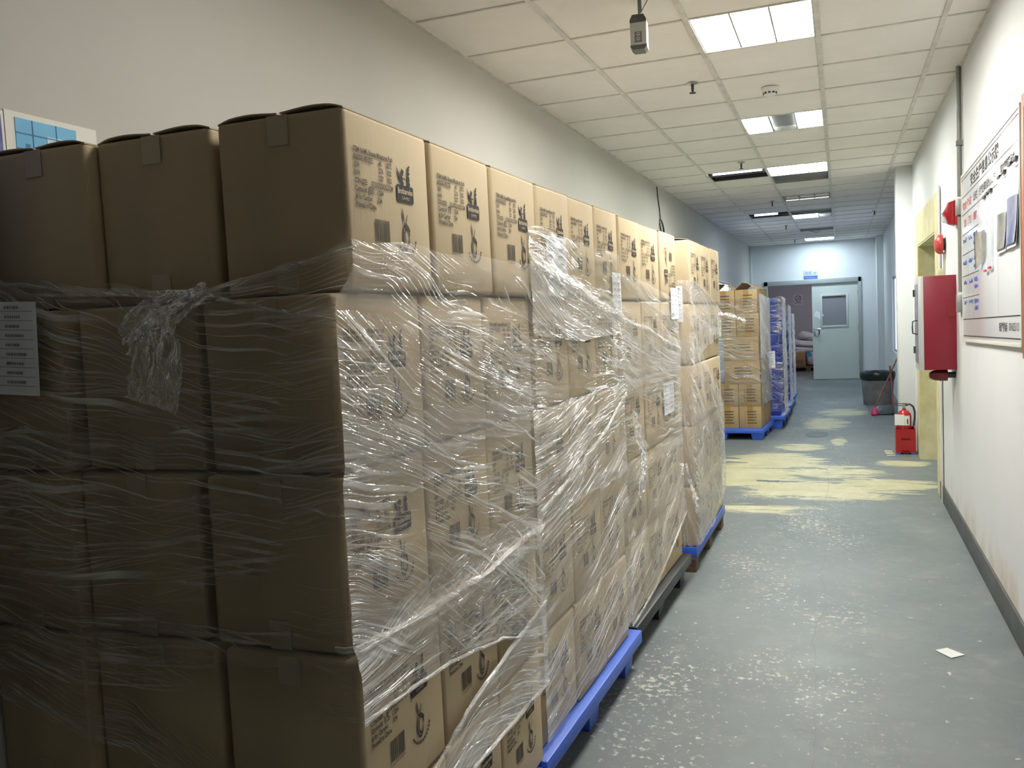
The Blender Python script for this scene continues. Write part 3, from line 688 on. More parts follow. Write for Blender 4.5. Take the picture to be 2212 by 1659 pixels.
# ---- foremost load
XC = {4: [(-.912, -1.220), (-1.240, -1.556), (-1.558, -1.866)], 3: [(-.925, -1.240), (-1.262, -1.588), (-1.602, -1.866)], 2: [(-.925, -1.250), (-1.276, -1.600), (-1.603, -1.866)],
      1: [(-.900, -1.225), (-1.245, -1.585), (-1.589, -1.866)], 0: [(-.900, -1.225), (-1.245, -1.585), (-1.589, -1.866)]}
YC = {4: [(1.510, 1.878), (1.897, 2.264), (2.280, 2.650)], 3: [(1.450, 1.822), (1.830, 2.202), (2.212, 2.588)], 2: [(1.435, 1.804), (1.816, 2.186), (2.192, 2.562)],
      1: [(1.425, 1.790), (1.796, 2.140), (2.146, 2.480)], 0: [(1.425, 1.790), (1.794, 2.130), (2.136, 2.468)]}
for k in range(5):
    for i, (a, b) in enumerate(XC[k]):
        pos = ['aisle corner', 'centre front', 'wall-side front'][i]
        dy = (0, .003, -.026)[i]
        if i == 0: y0, y1 = YC[k][0]
        else: y0, y1 = YC[k][0][0]+dy, YC[k][0][0]+dy+.37
        dz = [0, 0, 0][i]
        carton(I4, (b, a, y0, y1, Z[k]+dz, Z[k+1]+dz), f'kraft carton with plain taped end, {LAY[k]} layer, {pos} of the foremost load', 'cartons of the foremost load', i == 0, True, k == 4, (['24', '15', '21', '63', '81'][k] if i == 0 else None))
    for j in (1, 2):
        a, b = XC[k][0]; y0, y1 = YC[k][j]
        carton(I4, (b, a, y0, y1, Z[k], Z[k+1]), f'kraft carton with black print, {LAY[k]} layer, {["", "middle", "far"][j]} column of the foremost load', 'cartons of the foremost load', True, False, k == 4, {(4, 1): '77', (4, 2): '82'}.get((k, j)) or nn())
# hidden top layer is left out: nothing of it shows

def load(x, y, yaw, cols, xs, phrase, group, depth=.325, flipset=()):
    """one visible row of cartons, near edge at (x, y) on the aisle side; cols per layer = list of (y0,y1) in local metres"""
    M = T(x, y, 0) @ rotz(yaw)
    for k in range(5):
        for j, (a, b) in enumerate(cols[k]):
            xx = xs[k] + random.uniform(-.004, .004)
            carton(M, (xx-depth, xx, a, b, ZZ[k], ZZ[k+1]), f'kraft carton with black print, {LAY[k]} layer, {["near", "middle", "far"][j]} column of {phrase}', group, True, False, k == 4, nn(), (k, j) in flipset)
    return M
ZZ = Z
M2 = load(-.921, 2.50, -.032, {4: [(.165, .487), (.492, .800), (.806, 1.134)], 3: [(.115, .435), (.442, .762), (.768, 1.084)], 2: [(.080, .412), (.418, .742), (.748, 1.070)], 1: [(.045, .392), (.398, .736), (.742, 1.086)], 0: [(.010, .378), (.384, .742), (.748, 1.080)]},
          [0, 0, 0, 0, .002], 'the load behind the foremost one', 'cartons of the second load')
M3 = load(-.912, 3.675, -.030, {k: [(.012+.012*(k == 4), .41), (.418, .812), (.82, 1.215)] for k in range(5)}, [0, 0, .006, .008, .012], 'the load on the black pallet', 'cartons of the third load', flipset={(4, 2)})
ZZ = [.155, .52, .885, 1.248, 1.610, 1.978]
M4 = load(-.832, 5.10, -.012, {k: [(.0, .385), (.392, .778), (.785, 1.172)] for k in range(5)}, [-.004, 0, .006, .008, .012], 'the load on timber blocks', 'cartons of the fourth load')

# ------------------------------------------------------------------ pallets
def pallet(x, y, yaw, wd, ln, h, m, label, rim=.055, foot=.13, inset=.03, feet_m=None):
    root = tag(empty('plastic_pallet', (x, y, 0), yaw), label, 'pallet', 'pallets along the left side')
    mb = MB(); mb.box(-wd, 0, 0, ln, h-rim, h)
    obj('deck', mb, m, root, bevel=.006)
    for i in range(3):
        for j in range(3):
            fx = -inset-foot-(wd-2*inset-foot)*i/2; fy = inset+(ln-2*inset-foot)*j/2
            mb = MB(); t = .012
            vs = [(fx+t, fy+t, 0), (fx+foot-t, fy+t, 0), (fx+foot-t, fy+foot-t, 0), (fx+t, fy+foot-t, 0), (fx, fy, h-rim), (fx+foot, fy, h-rim), (fx+foot, fy+foot, h-rim), (fx, fy+foot, h-rim)]
            mb.add(vs, [(0, 3, 2, 1), (4, 5, 6, 7), (0, 1, 5, 4), (1, 2, 6, 5), (2, 3, 7, 6), (3, 0, 4, 7)])
            obj('foot', mb, feet_m or m, root, bevel=.004)
    return root
pallet(-.862, 1.40, 0, .99, 1.02, .165, BLUE, 'blue plastic pallet under the foremost carton load')
pallet(-.885, 2.452, -.032, .96, 1.20, .165, BLUE_SCUFF, 'scuffed blue plastic pallet beside the aisle, before the black one')
pallet(-.872, 3.675, -.030, .98, 1.25, .165, BLACKP, 'black plastic pallet between two blue ones')
root = tag(empty('pallet_on_blocks', (-.828, 5.09, 0), -.012), 'blue pallet deck raised on dark timber blocks', 'pallet', 'pallets along the left side')
mb = MB(); mb.box(-1.0, 0, 0, 1.2, .095, .155); obj('deck', mb, BLUE, root, bevel=.005)
mb = MB(); mb.box(-1.0, -.01, .0, 1.2, .075, .095); obj('timber_board', mb, WOOD, root)
for j in range(3):
    for i in range(2):
        mb = MB(); mb.box(-.16-.7*i, -.012-.7*i, .01+j*.53, .13+j*.53, 0, .075); obj('timber_block', mb, WOOD, root, bevel=.003)

# ------------------------------------------------------------------ small tan cartons (fifth load)
SD, SW, SH = .262, .42, .28
def marks(mb, M, rows, x0, pitch, rnd, wd=.1, box=True):
    for r in range(rows):
        z = -r*pitch; x = x0
        if box: mb.poly([(x, z), (x+.012, z), (x+.012, z+.003), (x, z+.003)], M); mb.poly([(x, z+.01), (x+.012, z+.01), (x+.012, z+.013), (x, z+.013)], M)
        x += .03
        end = x+wd
        while x < end:
            k = rnd.uniform(.006, .012); mb.poly([(x, z), (x+k, z), (x+k, z+.014), (x, z+.014)], M); x += k+.004
def tan_mesh(sx, sy, sz, seed):
    mb = MB(); mb.box(-sx/2, sx/2, 0, sy, 0, sz); return mb.mesh('tan_carton_body', [KRAFT2], .005, 2)
TAN = tan_mesh(SD, SW, SH, 1); TANW = tan_mesh(.42, .262, SH, 2)
mb = MB(); mb.box(-.032, .032, -.0015, -.0004, .004, SH-.004); TB = mb.mesh('brown_tape_strip', [TAPE_BROWN])
mb = MB(); marks(mb, face_ny((0, -.003, .205)), 5, -.065, .036, random.Random(5), .1); MK1 = mb.mesh('printed_ticklist', [INK])
mb = MB(); marks(mb, face_ny((0, -.003, .185)), 3, -.12, .036, random.Random(8), .2, False); MK2 = mb.mesh('printed_text', [INK_SOFT])
M5 = T(-.921, 10.62, 0) @ rotz(-.058)
zz5 = [.131, .401, .672, .957, 1.243, 1.526, 1.812]
n5 = 0
L5 = ['bottom', 'second-lowest', 'third-lowest', 'third-highest', 'second-highest', 'top']
for k in range(6):
    h = zz5[k+1]-zz5[k]
    wide = k in (2, 3)
    for d in ((0, 1, 2) if wide else (0, 1)):
        for i in range(1 if wide else 2):
            if d > 0 and i > 0: continue
            sh = [0, .0, -.005, -.01, 0, -.012][k]
            if wide: cx, cy, me = -.215+sh, .10+d*.266, TANW
            else: cx, cy, me = -.138-i*.268+sh, .10+d*.424, TAN
            where = ('front' if d == 0 else ('rear' if d == 1 and not wide else ['', 'middle', 'rear'][d])) + (' aisle side' if not wide and i == 0 else ('' if wide else ' inner side'))
            o = link('small_carton', me); tag(o, f'small tan carton, {L5[k]} layer, {where}, on the blue pallet before the crates', 'box', 'small tan cartons')
            o.matrix_world = M5 @ T(cx, cy, zz5[k]) @ Matrix.Diagonal((1, 1, h/SH, 1))
            if d == 0:
                if wide: link('printed_text', MK2, o)
                else: link('brown_tape_strip', TB, o); link('printed_ticklist', MK1, o)
            if k == 5:
                for sg, a in ((1, .55), (-1, .75)):
                    f = MB(); f.box(0, .12, 0, SW-.01, 0, .004)
                    fo = obj('open_flap', f, KRAFT2, o)
                    fo.matrix_local = T(sg*SD/2, .005, SH) @ (Matrix.Rotation(math.pi, 4, 'Z') @ T(0, -SW+.01, 0) if sg > 0 else Matrix()) @ Matrix.Rotation(-a if sg > 0 else -a, 4, 'Y')
pallet(-.921+.03, 10.62, -.058, 1.0, 1.0, .131, BLUE, 'blue plastic pallet under the small tan cartons', rim=.05, foot=.14, inset=.01)

# ------------------------------------------------------------------ blue crates
def crate_mesh():
    mb = MB(); a, b, d, h, t = -.20, .20, .40, .155, .006
    # tapered open box with a turned rim
    def ring(x0, x1, y0, y1, z): return [(x0, y0, z), (x1, y0, z), (x1, y1, z), (x0, y1, z)]
    R = [ring(a+.03, b-.03, .03, d-.03, .0), ring(a+.008, b-.008, .008, d-.008, h-.03), ring(a, b, 0, d, h-.028), ring(a, b, 0, d, h), ring(a+.012, b-.012, .012, d-.012, h), ring(a+.036, b-.036, .036, d-.036, .012)]
    vs = sum(R, []); fs = [(3, 2, 1, 0)]
    for k in range(5):
        for i in range(4): fs.append((k*4+i, k*4+(i+1) % 4, (k+1)*4+(i+1) % 4, (k+1)*4+i))
    fs.append((20, 21, 22, 23)); mb.add(vs, fs); return mb.mesh('crate_body', [BLUE_DARK], .003)
CR = crate_mesh()
mb = MB(); mb.box(-.19, .19, -.004, .012, .055, .068).box(-.06, -.048, -.003, .01, .0, .125).box(.048, .06, -.003, .01, .0, .125); CRR = mb.mesh('front_rib', [BLUE_DARK])
def crates(x, y, yaw, n, z0, zt, phrase, pal, plabel, px=.04):
    M = T(x, y, 0) @ rotz(yaw); st = (zt-z0-.155)/(n-1)
    ordn = ['lowest', 'second-lowest', 'third-lowest', 'fourth-lowest', 'fifth-lowest', 'fifth from top', 'fourth from top', 'third from top', 'second from top', 'topmost']
    ordn = ordn[:n-5] + ordn[5:] if n < 10 else ordn
    for i in range(n):
        o = link('stacking_crate', CR); tag(o, f'blue plastic crate, {ordn[i]} in the {phrase} stack', 'crate', 'stacked blue crates')
        o.matrix_world = M @ T(-.2+(.006 if i < 6 else -.02), 0, z0+i*st) @ rotz(random.uniform(-.01, .01)); link('front_rib', CRR, o)
    pallet(x+px, y-.05, yaw, .95, .95, z0-.002, pal, plabel, rim=.05)
    return M, zt
MC1, _ = crates(-.752, 11.72, -.03, 10, .172, 1.70, 'tallest front', BLUE, 'blue pallet under the tallest stack of crates')
MC2, _ = crates(-.745, 12.95, -.02, 9, .172, 1.595, 'second, lower', BLUE, 'blue pallet under the lower, second stack of crates')
MC3, _ = crates(-.760, 14.25, -.02, 9, .172, 1.47, 'rearmost, lowest', BLUE, 'blue pallet under the rearmost stack of crates')

# ================================================================== STRETCH FILM
def lerp_tab(tab, x):
    if x <= tab[0][0]: return tab[0][1:]
    for p, q in zip(tab, tab[1:]):
        if x <= q[0]:
            t = (x-p[0])/(q[0]-p[0]); return tuple(a+(b-a)*t for a, b in zip(p[1:], q[1:]))
    return tab[-1][1:]
def film_band(parent, name, P, ctrl, m, off=.0, nu=90, nv=26, wob=.006, seed=0, slope=0., lenscale=1.0, vk=1.0):
    """P(s, z, off) -> world point. ctrl = [(s, ztop, zbot), ...]; creases fan between the two edges"""
    s0, s1 = ctrl[0][0], ctrl[-1][0]
    vs = []; uv = []
    hm = sum(c[1]-c[2] for c in ctrl)/len(ctrl)
    for i in range(nu+1):
        s = s0+(s1-s0)*i/nu; zt, zb = lerp_tab(ctrl, s)
        for j in range(nv+1):
            t = j/nv
            e0 = (zt-zb)*.03*noise.noise(Vector((s*7+seed, 1.3, 0)))
            z = zb+(zt-zb)*t+e0*(1-t)+.012*noise.noise(Vector((s*9+seed, 7.7, 0)))*t
            d = off+wob*(.5+.5*noise.noise(Vector((s*5+seed, z*14, seed))))+wob*.5*noise.noise(Vector((s*14, z*40+s*slope*40, seed)))
            vs.append(P(s, z, d)); u = (s-s0)*lenscale; uv.append((u, (t*hm+slope*u)*vk))
    fs = [(i*(nv+1)+j, (i+1)*(nv+1)+j, (i+1)*(nv+1)+j+1, i*(nv+1)+j+1) for i in range(nu) for j in range(nv)]
    me = bpy.data.meshes.new(name); me.from_pydata([tuple(v) for v in vs], [], fs); me.materials.append(m)
    ul = me.uv_layers.new(name='UVMap')
    for lp in me.loops: ul.data[lp.index].uv = uv[lp.vertex_index]
    for p in me.polygons: p.use_smooth = True
    return link(name, me, parent)
def film_rope(parent, name, P, pts, wd, m, off=.01, seed=0, n=60):
    """a drawn-in strand of film: flattened, rippled strip"""
    vs = []; uv = []; nv = 8
    for i in range(n+1):
        t = i/n; s, z, k = lerp_tab([(j/(len(pts)-1),)+tuple(p)+((1,) if len(p) == 2 else ()) for j, p in enumerate(pts)], t)
        hw = wd*.5*k*(.75+.5*noise.noise(Vector((t*9, seed, 0))))
        for j in range(nv+1):
            q = j/nv*2-1
            d = off+.006*(1-q*q)+.004*noise.noise(Vector((t*40, q*3, seed)))
            vs.append(P(s, z+q*hw+.004*noise.noise(Vector((t*14, 0, seed))), d)); uv.append((t*len(pts)*.5, (q+1)*.5*wd))
    fs = [(i*(nv+1)+j, (i+1)*(nv+1)+j, (i+1)*(nv+1)+j+1, i*(nv+1)+j+1) for i in range(n) for j in range(nv)]
    me = bpy.data.meshes.new(name); me.from_pydata([tuple(v) for v in vs], [], fs); me.materials.append(m)
    ul = me.uv_layers.new(name='UVMap')
    for lp in me.loops: ul.data[lp.index].uv = uv[lp.vertex_index]
    for p in me.polygons: p.use_smooth = True
    return link(name, me, parent)
def film_tail(parent, pts, wds, m, seed=0, name='film_tail', normal=Vector((1, 0, 0)), amp=.02):
    """crumpled loose end"""
    vs = []; uv = []; n, nv = 40, 16
    tab = [(j/(len(pts)-1),)+tuple(p)+(w_,) for j, (p, w_) in enumerate(zip(pts, wds))]
    side = Vector((0, .8, .6))
    for i in range(n+1):
        t = i/n; x, y, z, wd = lerp_tab(tab, t)
        p0 = Vector(lerp_tab(tab, max(0, t-.03))[:3]); p1 = Vector(lerp_tab(tab, min(1, t+.03))[:3])
        tg = (p1-p0).normalized(); sd = tg.cross(normal)
        if sd.length < .1: sd = Vector((0, 1, 0))
        sd.normalize()
        for j in range(nv+1):
            q = j/nv*2-1; p = Vector((x, y, z))+sd*q*wd
            a = noise.noise_vector(Vector((t*7, q*3, seed)))*amp+noise.noise_vector(Vector((t*19, q*8, seed+3)))*amp*.5
            a.x = abs(a.x) if normal.x > .5 else a.x
            vs.append(p+a); uv.append((t*.5, q*wd*2))
    fs = [(i*(nv+1)+j, (i+1)*(nv+1)+j, (i+1)*(nv+1)+j+1, i*(nv+1)+j+1) for i in range(n) for j in range(nv)]
    me = bpy.data.meshes.new(name); me.from_pydata([tuple(v) for v in vs], [], fs); me.materials.append(m)
    ul = me.uv_layers.new(name='UVMap')
    for lp in me.loops: ul.data[lp.index].uv = uv[lp.vertex_index]
    for p in me.polygons: p.use_smooth = True
    return link(name, me, parent)

# foremost load: s 0..1 along the front, 1..2 along the aisle side
FY = [(.16, 1.414), (.88, 1.414), (.90, 1.424), (1.25, 1.426), (1.27, 1.438), (1.60, 1.440), (1.66, 1.495), (2, 1.500)]
SX = [(.16, -.890), (.87, -.890), (.92, -.912), (1.60, -.914), (1.65, -.902), (2, -.902)]
YE = [(.16, 2.478), (.88, 2.488), (.92, 2.57), (1.25, 2.575), (1.60, 2.60), (1.65, 2.655), (2, 2.655)]
def P1(s, z, d):
    fy = lerp_tab(FY, z)[0]-.030*max(0, min(1, (.40-s)/.12)); sx = lerp_tab(SX, z)[0]; ye = lerp_tab(YE, z)[0]
    if s <= 1: return Vector((-1.862+(sx+1.862)*s, fy-d, z)) if s < .985 else Vector((-1.862+(sx+1.862)*s+d*(s-.985)/.015, fy-d, z))
    return Vector((sx+d, fy-d*(1-min(1, (s-1)/.015))+(ye-fy)*(s-1), z))
wr = tag(empty('stretch_wrap', (0, 0, 0)), 'clear stretch film wound around the foremost carton load', 'plastic wrap', 'stretch film around the loads')
film_band(wr, 'film_band', P1, [(0, 1.70, 1.30), (.5, 1.65, 1.26), (.66, 1.63, 1.25), (.87, 1.685, 1.24), (1, 1.722, 1.22)], FILM_F, .003, seed=1, slope=.06)
film_band(wr, 'film_band', P1, [(1, 1.722, 1.22), (1.5, 1.72, 1.24), (2, 1.715, 1.20)], FILM, .003, seed=1, slope=.16)
film_band(wr, 'film_band', P1, [(1, 1.58, 1.14), (1.5, 1.52, 1.22), (2, 1.46, 1.27)], FILM_T, .006, seed=2, slope=.30)
film_band(wr, 'film_band', P1, [(0, 1.36, .84), (.5, 1.34, .84), (1, 1.36, .88)], FILM_F, .004, seed=3, slope=-.06)
film_band(wr, 'film_band', P1, [(1, 1.36, .88), (1.5, 1.33, .86), (2, 1.30, .84)], FILM, .004, seed=3, slope=.22)
film_band(wr, 'film_band', P1, [(.0, .95, .80), (1, .93, .77)], FILM_F, .007, seed=4, slope=.03)
film_band(wr, 'film_band', P1, [(1, .93, .77), (1.35, .97, .745), (1.65, .97, .68), (2, .95, .56)], FILM_B, .007, seed=4, slope=-.20)
film_band(wr, 'film_band', P1, [(1, 1.10, .90), (1.5, 1.02, .72), (2, .90, .60)], FILM_T, .009, seed=14, slope=.3)
film_band(wr, 'film_band', P1, [(.0, .84, .74), (.4, .76, .64), (1, .52, .36)], FILM_F, .006, seed=5, slope=0)
film_band(wr, 'film_band', P1, [(1, .40, .27), (1.25, .54, .39), (1.45, .60, .436), (2, .67, .41)], FILM_D, .010, seed=6, slope=.05)
film_rope(wr, 'film_rope', P1, [(.97, .915), (1.25, .895), (1.6, .885), (1.85, .90), (2, .895)], .022, FILM_ROPE, .012, 1)
film_rope(wr, 'film_rope', P1, [(1, .40, 1), (1.25, .54, 1), (1.45, .60, 1), (2, .672, 1)], .022, FILM_ROPE, .013, 2)
film_rope(wr, 'film_rope', P1, [(1, .28, 1), (1.25, .39, 1), (1.45, .437, 1), (2, .415, 1)], .020, FILM_ROPE, .013, 3)
film_rope(wr, 'film_rope', P1, [(0, 1.69, .6), (.3, 1.655, .8), (.62, 1.63, 1), (.85, 1.672, .8), (1.0, 1.70, .6)], .022, FILM_D, .008, 4)
film_rope(wr, 'film_rope', P1, [(0, 1.66, .5), (.35, 1.645, .8), (.66, 1.625, 1), (.85, 1.59, .7), (1.0, 1.56, .5)], .016, FILM_D, .007, 5)
film_rope(wr, 'film_rope', P1, [(1, .78, .8), (1.35, .748, 1), (1.65, .685, 1), (2, .565, .6)], .014, FILM_ROPE, .012, 7)
film_rope(wr, 'film_rope', P1, [(.45, 1.255, .6), (.7, 1.235, .8), (1.0, 1.18, .6)], .016, FILM_T, .009, 8)
film_tail(wr, [(-1.20, 1.425, 1.635), (-1.28, 1.425, 1.61), (-1.37, 1.422, 1.575), (-1.43, 1.424, 1.54)], (.012, .03, .045, .03), FILM_K, 3, normal=Vector((0, -1, 0)), amp=.012)
film_tail(wr, [(-1.33, 1.428, 1.60), (-1.34, 1.428, 1.52), (-1.36, 1.426, 1.44), (-1.37, 1.426, 1.40)], (.03, .06, .075, .07), FILM_K, 6, normal=Vector((0, -1, 0)), amp=.008)

def Pside(M, ln, sx=.0, near=.14):
    """s 0..1 the last bit of the near face up to the corner, 1..2 the aisle side, 2..2.2 round the far corner"""
    def P(s, z, d):
        lean = .0
        if s <= 1: v = Vector((sx-near*(1-s)+d, -.012-d+.012, z))
        elif s <= 2: v = Vector((sx+d+.004, (s-1)*ln, z))
        else: v = Vector((sx+d-(s-2)*.5, ln+d, z))
        return M @ v
    return P
P2 = Pside(M2, 1.10, .004)
wr = tag(empty('stretch_wrap'), 'stretch film around the load behind the foremost one, bunched below its top', 'plastic wrap', 'stretch film around the loads')
film_band(wr, 'film_band', P2, [(1.05, 1.845, 1.23), (2, 1.80, 1.24), (2.1, 1.8, 1.24)], FILM, .004, seed=11, slope=.10)
film_band(wr, 'film_band', P2, [(1.05, 1.76, 1.50), (1.5, 1.68, 1.46), (2, 1.60, 1.48)], FILM_D, .008, seed=12, slope=.12)
film_band(wr, 'film_band', P2, [(1.02, 1.26, .90), (2, 1.27, .88), (2.1, 1.27, .88)], FILM_D, .006, seed=13, slope=-.30)
film_band(wr, 'film_band', P2, [(1.02, .96, .19), (2, .93, .22), (2.1, .93, .22)], FILM_B, .005, seed=14, slope=-.35)
film_rope(wr, 'film_rope', P2, [(1.05, 1.73, 1), (1.4, 1.67, 1), (1.7, 1.59, 1), (2, 1.545, .8)], .06, FILM_D, .012, 21)
film_rope(wr, 'film_rope', P2, [(1.03, .94, .7), (1.35, 1.0, 1), (1.7, 1.10, 1), (2, 1.22, .7)], .026, FILM_ROPE, .014, 22)
P3 = Pside(M3, 1.22, .010)
wr = tag(empty('stretch_wrap'), 'stretch film with a loose crumpled end around the load on the black pallet', 'plastic wrap', 'stretch film around the loads')
film_band(wr, 'film_band', P3, [(1.0, 1.75, 1.24), (2, 1.62, 1.24), (2.1, 1.62, 1.24)], FILM, .004, seed=31, slope=.12)
film_band(wr, 'film_band', P3, [(1.0, 1.55, 1.22), (2, 1.40, 1.20)], FILM_B, .007, seed=32, slope=.15)
film_band(wr, 'film_band', P3, [(1.0, 1.26, .80), (2, 1.27, .82), (2.1, 1.27, .8)], FILM, .004, seed=33, slope=.05)
film_band(wr, 'film_band', P3, [(1.0, .90, .18), (1.35, .88, .22), (2, .86, .42), (2.1, .86, .44)], FILM_B, .006, seed=34, slope=-.40)
film_rope(wr, 'film_rope', P3, [(1.0, 1.53, .8), (1.4, 1.47, 1), (1.7, 1.40, 1), (2, 1.35, .7)], .04, FILM_D, .012, 35)
film_rope(wr, 'film_rope', P3, [(1.0, .18, .5), (1.35, .22, 1), (1.7, .32, 1), (2, .42, .6)], .024, FILM_ROPE, .012, 37)
film_tail(wr, [tuple(P3(1.06, 1.12, .02)), tuple(P3(1.10, 1.02, .03)), tuple(P3(1.14, .92, .04)), tuple(P3(1.10, .84, .045)), tuple(P3(1.05, .74, .035))], (.02, .05, .06, .065, .03), FILM_D, 5, amp=.022)
film_tail(wr, [tuple(P3(1.97, .70, .02)), tuple(P3(2.0, .60, .03)), tuple(P3(2.0, .50, .06)), tuple(P3(2.0, .42, .07))], (.02, .03, .05, .03), FILM_D, 7, amp=.02)
P4 = Pside(M4, 1.18, .010)
wr = tag(empty('stretch_wrap'), 'torn stretch film around the load standing on timber blocks', 'plastic wrap', 'stretch film around the loads')
film_band(wr, 'film_band', P4, [(0, 1.74, 1.30), (1, 1.742, 1.27), (1.5, 1.66, 1.34), (2, 1.54, 1.38), (2.1, 1.54, 1.38)], FILM_C, .004, seed=41, slope=.12)
film_band(wr, 'film_band', P4, [(0, 1.30, .17), (1, 1.44, .17), (1.5, 1.18, .17), (2, .90, .30), (2.1, .88, .30)], FILM_C, .005, seed=42, slope=.35, vk=.8)
film_band(wr, 'film_band', P4, [(1, .95, .17), (2, .9, .30)], FILM_T, .008, seed=43, slope=-.4)
film_rope(wr, 'film_rope', P4, [(1, 1.742, 1), (1.5, 1.66, 1), (2, 1.54, 1)], .03, FILM_D, .010, 44)
film_tail(wr, [tuple(P4(1.9, 1.54, .01)), tuple(P4(2.0, 1.53, .05)), tuple(P4(2.0, 1.50, .13)), tuple(P4(2.0, 1.47, .17))], (.07, .06, .035, .01), FILM_D, 9, normal=Vector((0, 0, 1)), amp=.02)
P5 = Pside(M5 @ T(-.004, .095, 0), .86, .004, near=.6)
wr = tag(empty('stretch_wrap'), 'stretch film around the small tan cartons, milky on the aisle side', 'plastic wrap', 'stretch film around the loads')
film_band(wr, 'film_band', P5, [(0, 1.72, .42), (1, 1.72, .42)], FILM_T, .006, seed=51, slope=.05)
film_band(wr, 'film_band', P5, [(1, 1.76, .98), (2, 1.70, .98)], FILM_W, .006, seed=52, slope=.3)
film_band(wr, 'film_band', P5, [(1, 1.02, .42), (2, 1.02, .40)], FILM_D, .009, seed=53, slope=.2)
for Mx, zt, nm, sd in ((MC1, 1.70, 'tallest', 61), (MC2, 1.595, 'second', 64), (MC3, 1.47, 'rearmost', 67)):
    PC = Pside(Mx @ T(.012, -.01, 0), .46, .004, near=.42)
    wr = tag(empty('stretch_wrap'), f'shiny stretch film around the {nm} stack of blue crates', 'plastic wrap', 'stretch film around the loads')
    film_band(wr, 'film_band', PC, [(0, zt-.02, .18), (1, zt+.02, .18)], FILM_F, .012, seed=sd, slope=.1, wob=.014)
    film_band(wr, 'film_band', PC, [(1, zt+.02, .9), (2, zt, .9)], FILM_W, .014, seed=sd+1, slope=.5, wob=.018)
    film_band(wr, 'film_band', PC, [(1, .98, .18), (2, .98, .18)], FILM_W, .018, seed=sd+2, slope=-.3, wob=.018)

# ------------------------------------------------------------------ papers on the loads
def sheet(M, wd, h, label, rows=9, two=True, seed=0):
    root = empty('paper_sheet'); root.matrix_world = M; tag(root, label, 'paper', 'document sheets on the loads')
    n = 8; vs = []
    for i in range(n+1):
        for j in range(n+1):
            u, v = i/n, j/n; vs.append((u*wd, v*h, .0015*noise.noise(Vector((u*2+seed, v*2, 0)))+.001))
    mb = MB(); mb.add(vs, [(i*(n+1)+j, (i+1)*(n+1)+j, (i+1)*(n+1)+j+1, i*(n+1)+j+1) for i in range(n) for j in range(n)])
    obj('sheet', mb, PAPER, root, smooth=True)
    rnd = random.Random(seed); mb = MB()
    for r in range(1, rows+1):
        z = h*(1-r/(rows+1.0)); mb.poly([(wd*.02, z-.0006), (wd*.96, z-.0006), (wd*.96, z+.0006), (wd*.02, z+.0006)], T(0, 0, .0035))
        for x0 in (wd*.06, wd*.55):
            x = x0; e = x0+rnd.uniform(.1, .3)*wd
            while x < e:
                k = rnd.uniform(.003, .008); mb.poly([(x, z+h*.025), (x+k, z+h*.025), (x+k, z+h*.055), (x, z+h*.055)], T(0, 0, .0035)); x += k+.002
    obj('printed_table', mb, PAPER_INK, root); return root
sheet(T(0, 0, 0) @ face_ny((-1.852, 1.392, 1.439)) @ Matrix.Rotation(-.05, 4, 'Z'), .207, .206, 'white printed sheet on the front of the foremost load', 9, seed=1)
sheet(M2 @ face_px((.0075, .23, 1.625)), .20, .20, 'white label sheet under film on the near top carton of second load', 7, seed=2)
sheet(M2 @ face_px((.0075, 1.0, 1.55)), .13, .18, 'narrow white sheet at the far top edge of the second load', 6, seed=3)
sheet(M3 @ face_px((.021, 1.02, 1.52)), .19, .17, 'white sheet on the far top carton over the black pallet', 6, seed=4)
sheet(M3 @ face_px((.018, .78, 1.02)), .25, .17, 'white sheet lower down on the load over the black pallet', 6, seed=7)
sheet(M4 @ face_ny((-.13, -.022, 1.50)), .10, .21, 'white sheet facing the camera on the load over timber blocks', 8, seed=5)
sheet(MC1 @ face_ny((-.16, -.03, .80)), .10, .22, 'cream sheet behind film on the tallest crate stack', 5, seed=6)

# ================================================================== RIGHT WALL
# fire hose cabinet
hc = tag(empty('fire_hose_cabinet', (XR, 6.43, 1.09)), 'red wall-mounted fire hose cabinet with a grey glazed door', 'fire cabinet')
cd = .198; cl = .325; ch = .632
mb = MB(); mb.box(-cd, 0, 0, cl, 0, ch); obj('cabinet_body', mb, RED, hc, bevel=.004)
mb = MB(); mb.box(-cd-.030, -cd, -.002, cl+.002, -.002, ch+.002); fr = obj('door_frame', mb, mat('aluminium_frame', (.55, .55, .53), .45, metal=.3), hc, bevel=.003)
mb = MB(); mb.box(-cd-.034, -cd-.030, .05, cl-.03, .05, ch-.05); obj('glass_pane', mb, GLASS_G, fr)
mb = MB(); mb.tube([(-cd-.03, .10, .24), (-cd-.062, .10, .25), (-cd-.064, .10, .29), (-cd-.062, .10, .33), (-cd-.03, .10, .34)], .005, 8); obj('handle', mb, DARKM, fr, smooth=True)
for z in (.1, .5):
    mb = MB(); mb.box(-cd-.042, -cd-.028, cl-.01, cl+.008, z, z+.05); obj('hinge', mb, DARKM, fr)
mb = MB(); mb.box(-.0535, .0, -.004, 0, .355, .470); obj('painted_box', mb, mat('darker_red_plate', (.22, .014, .022), .4), hc)
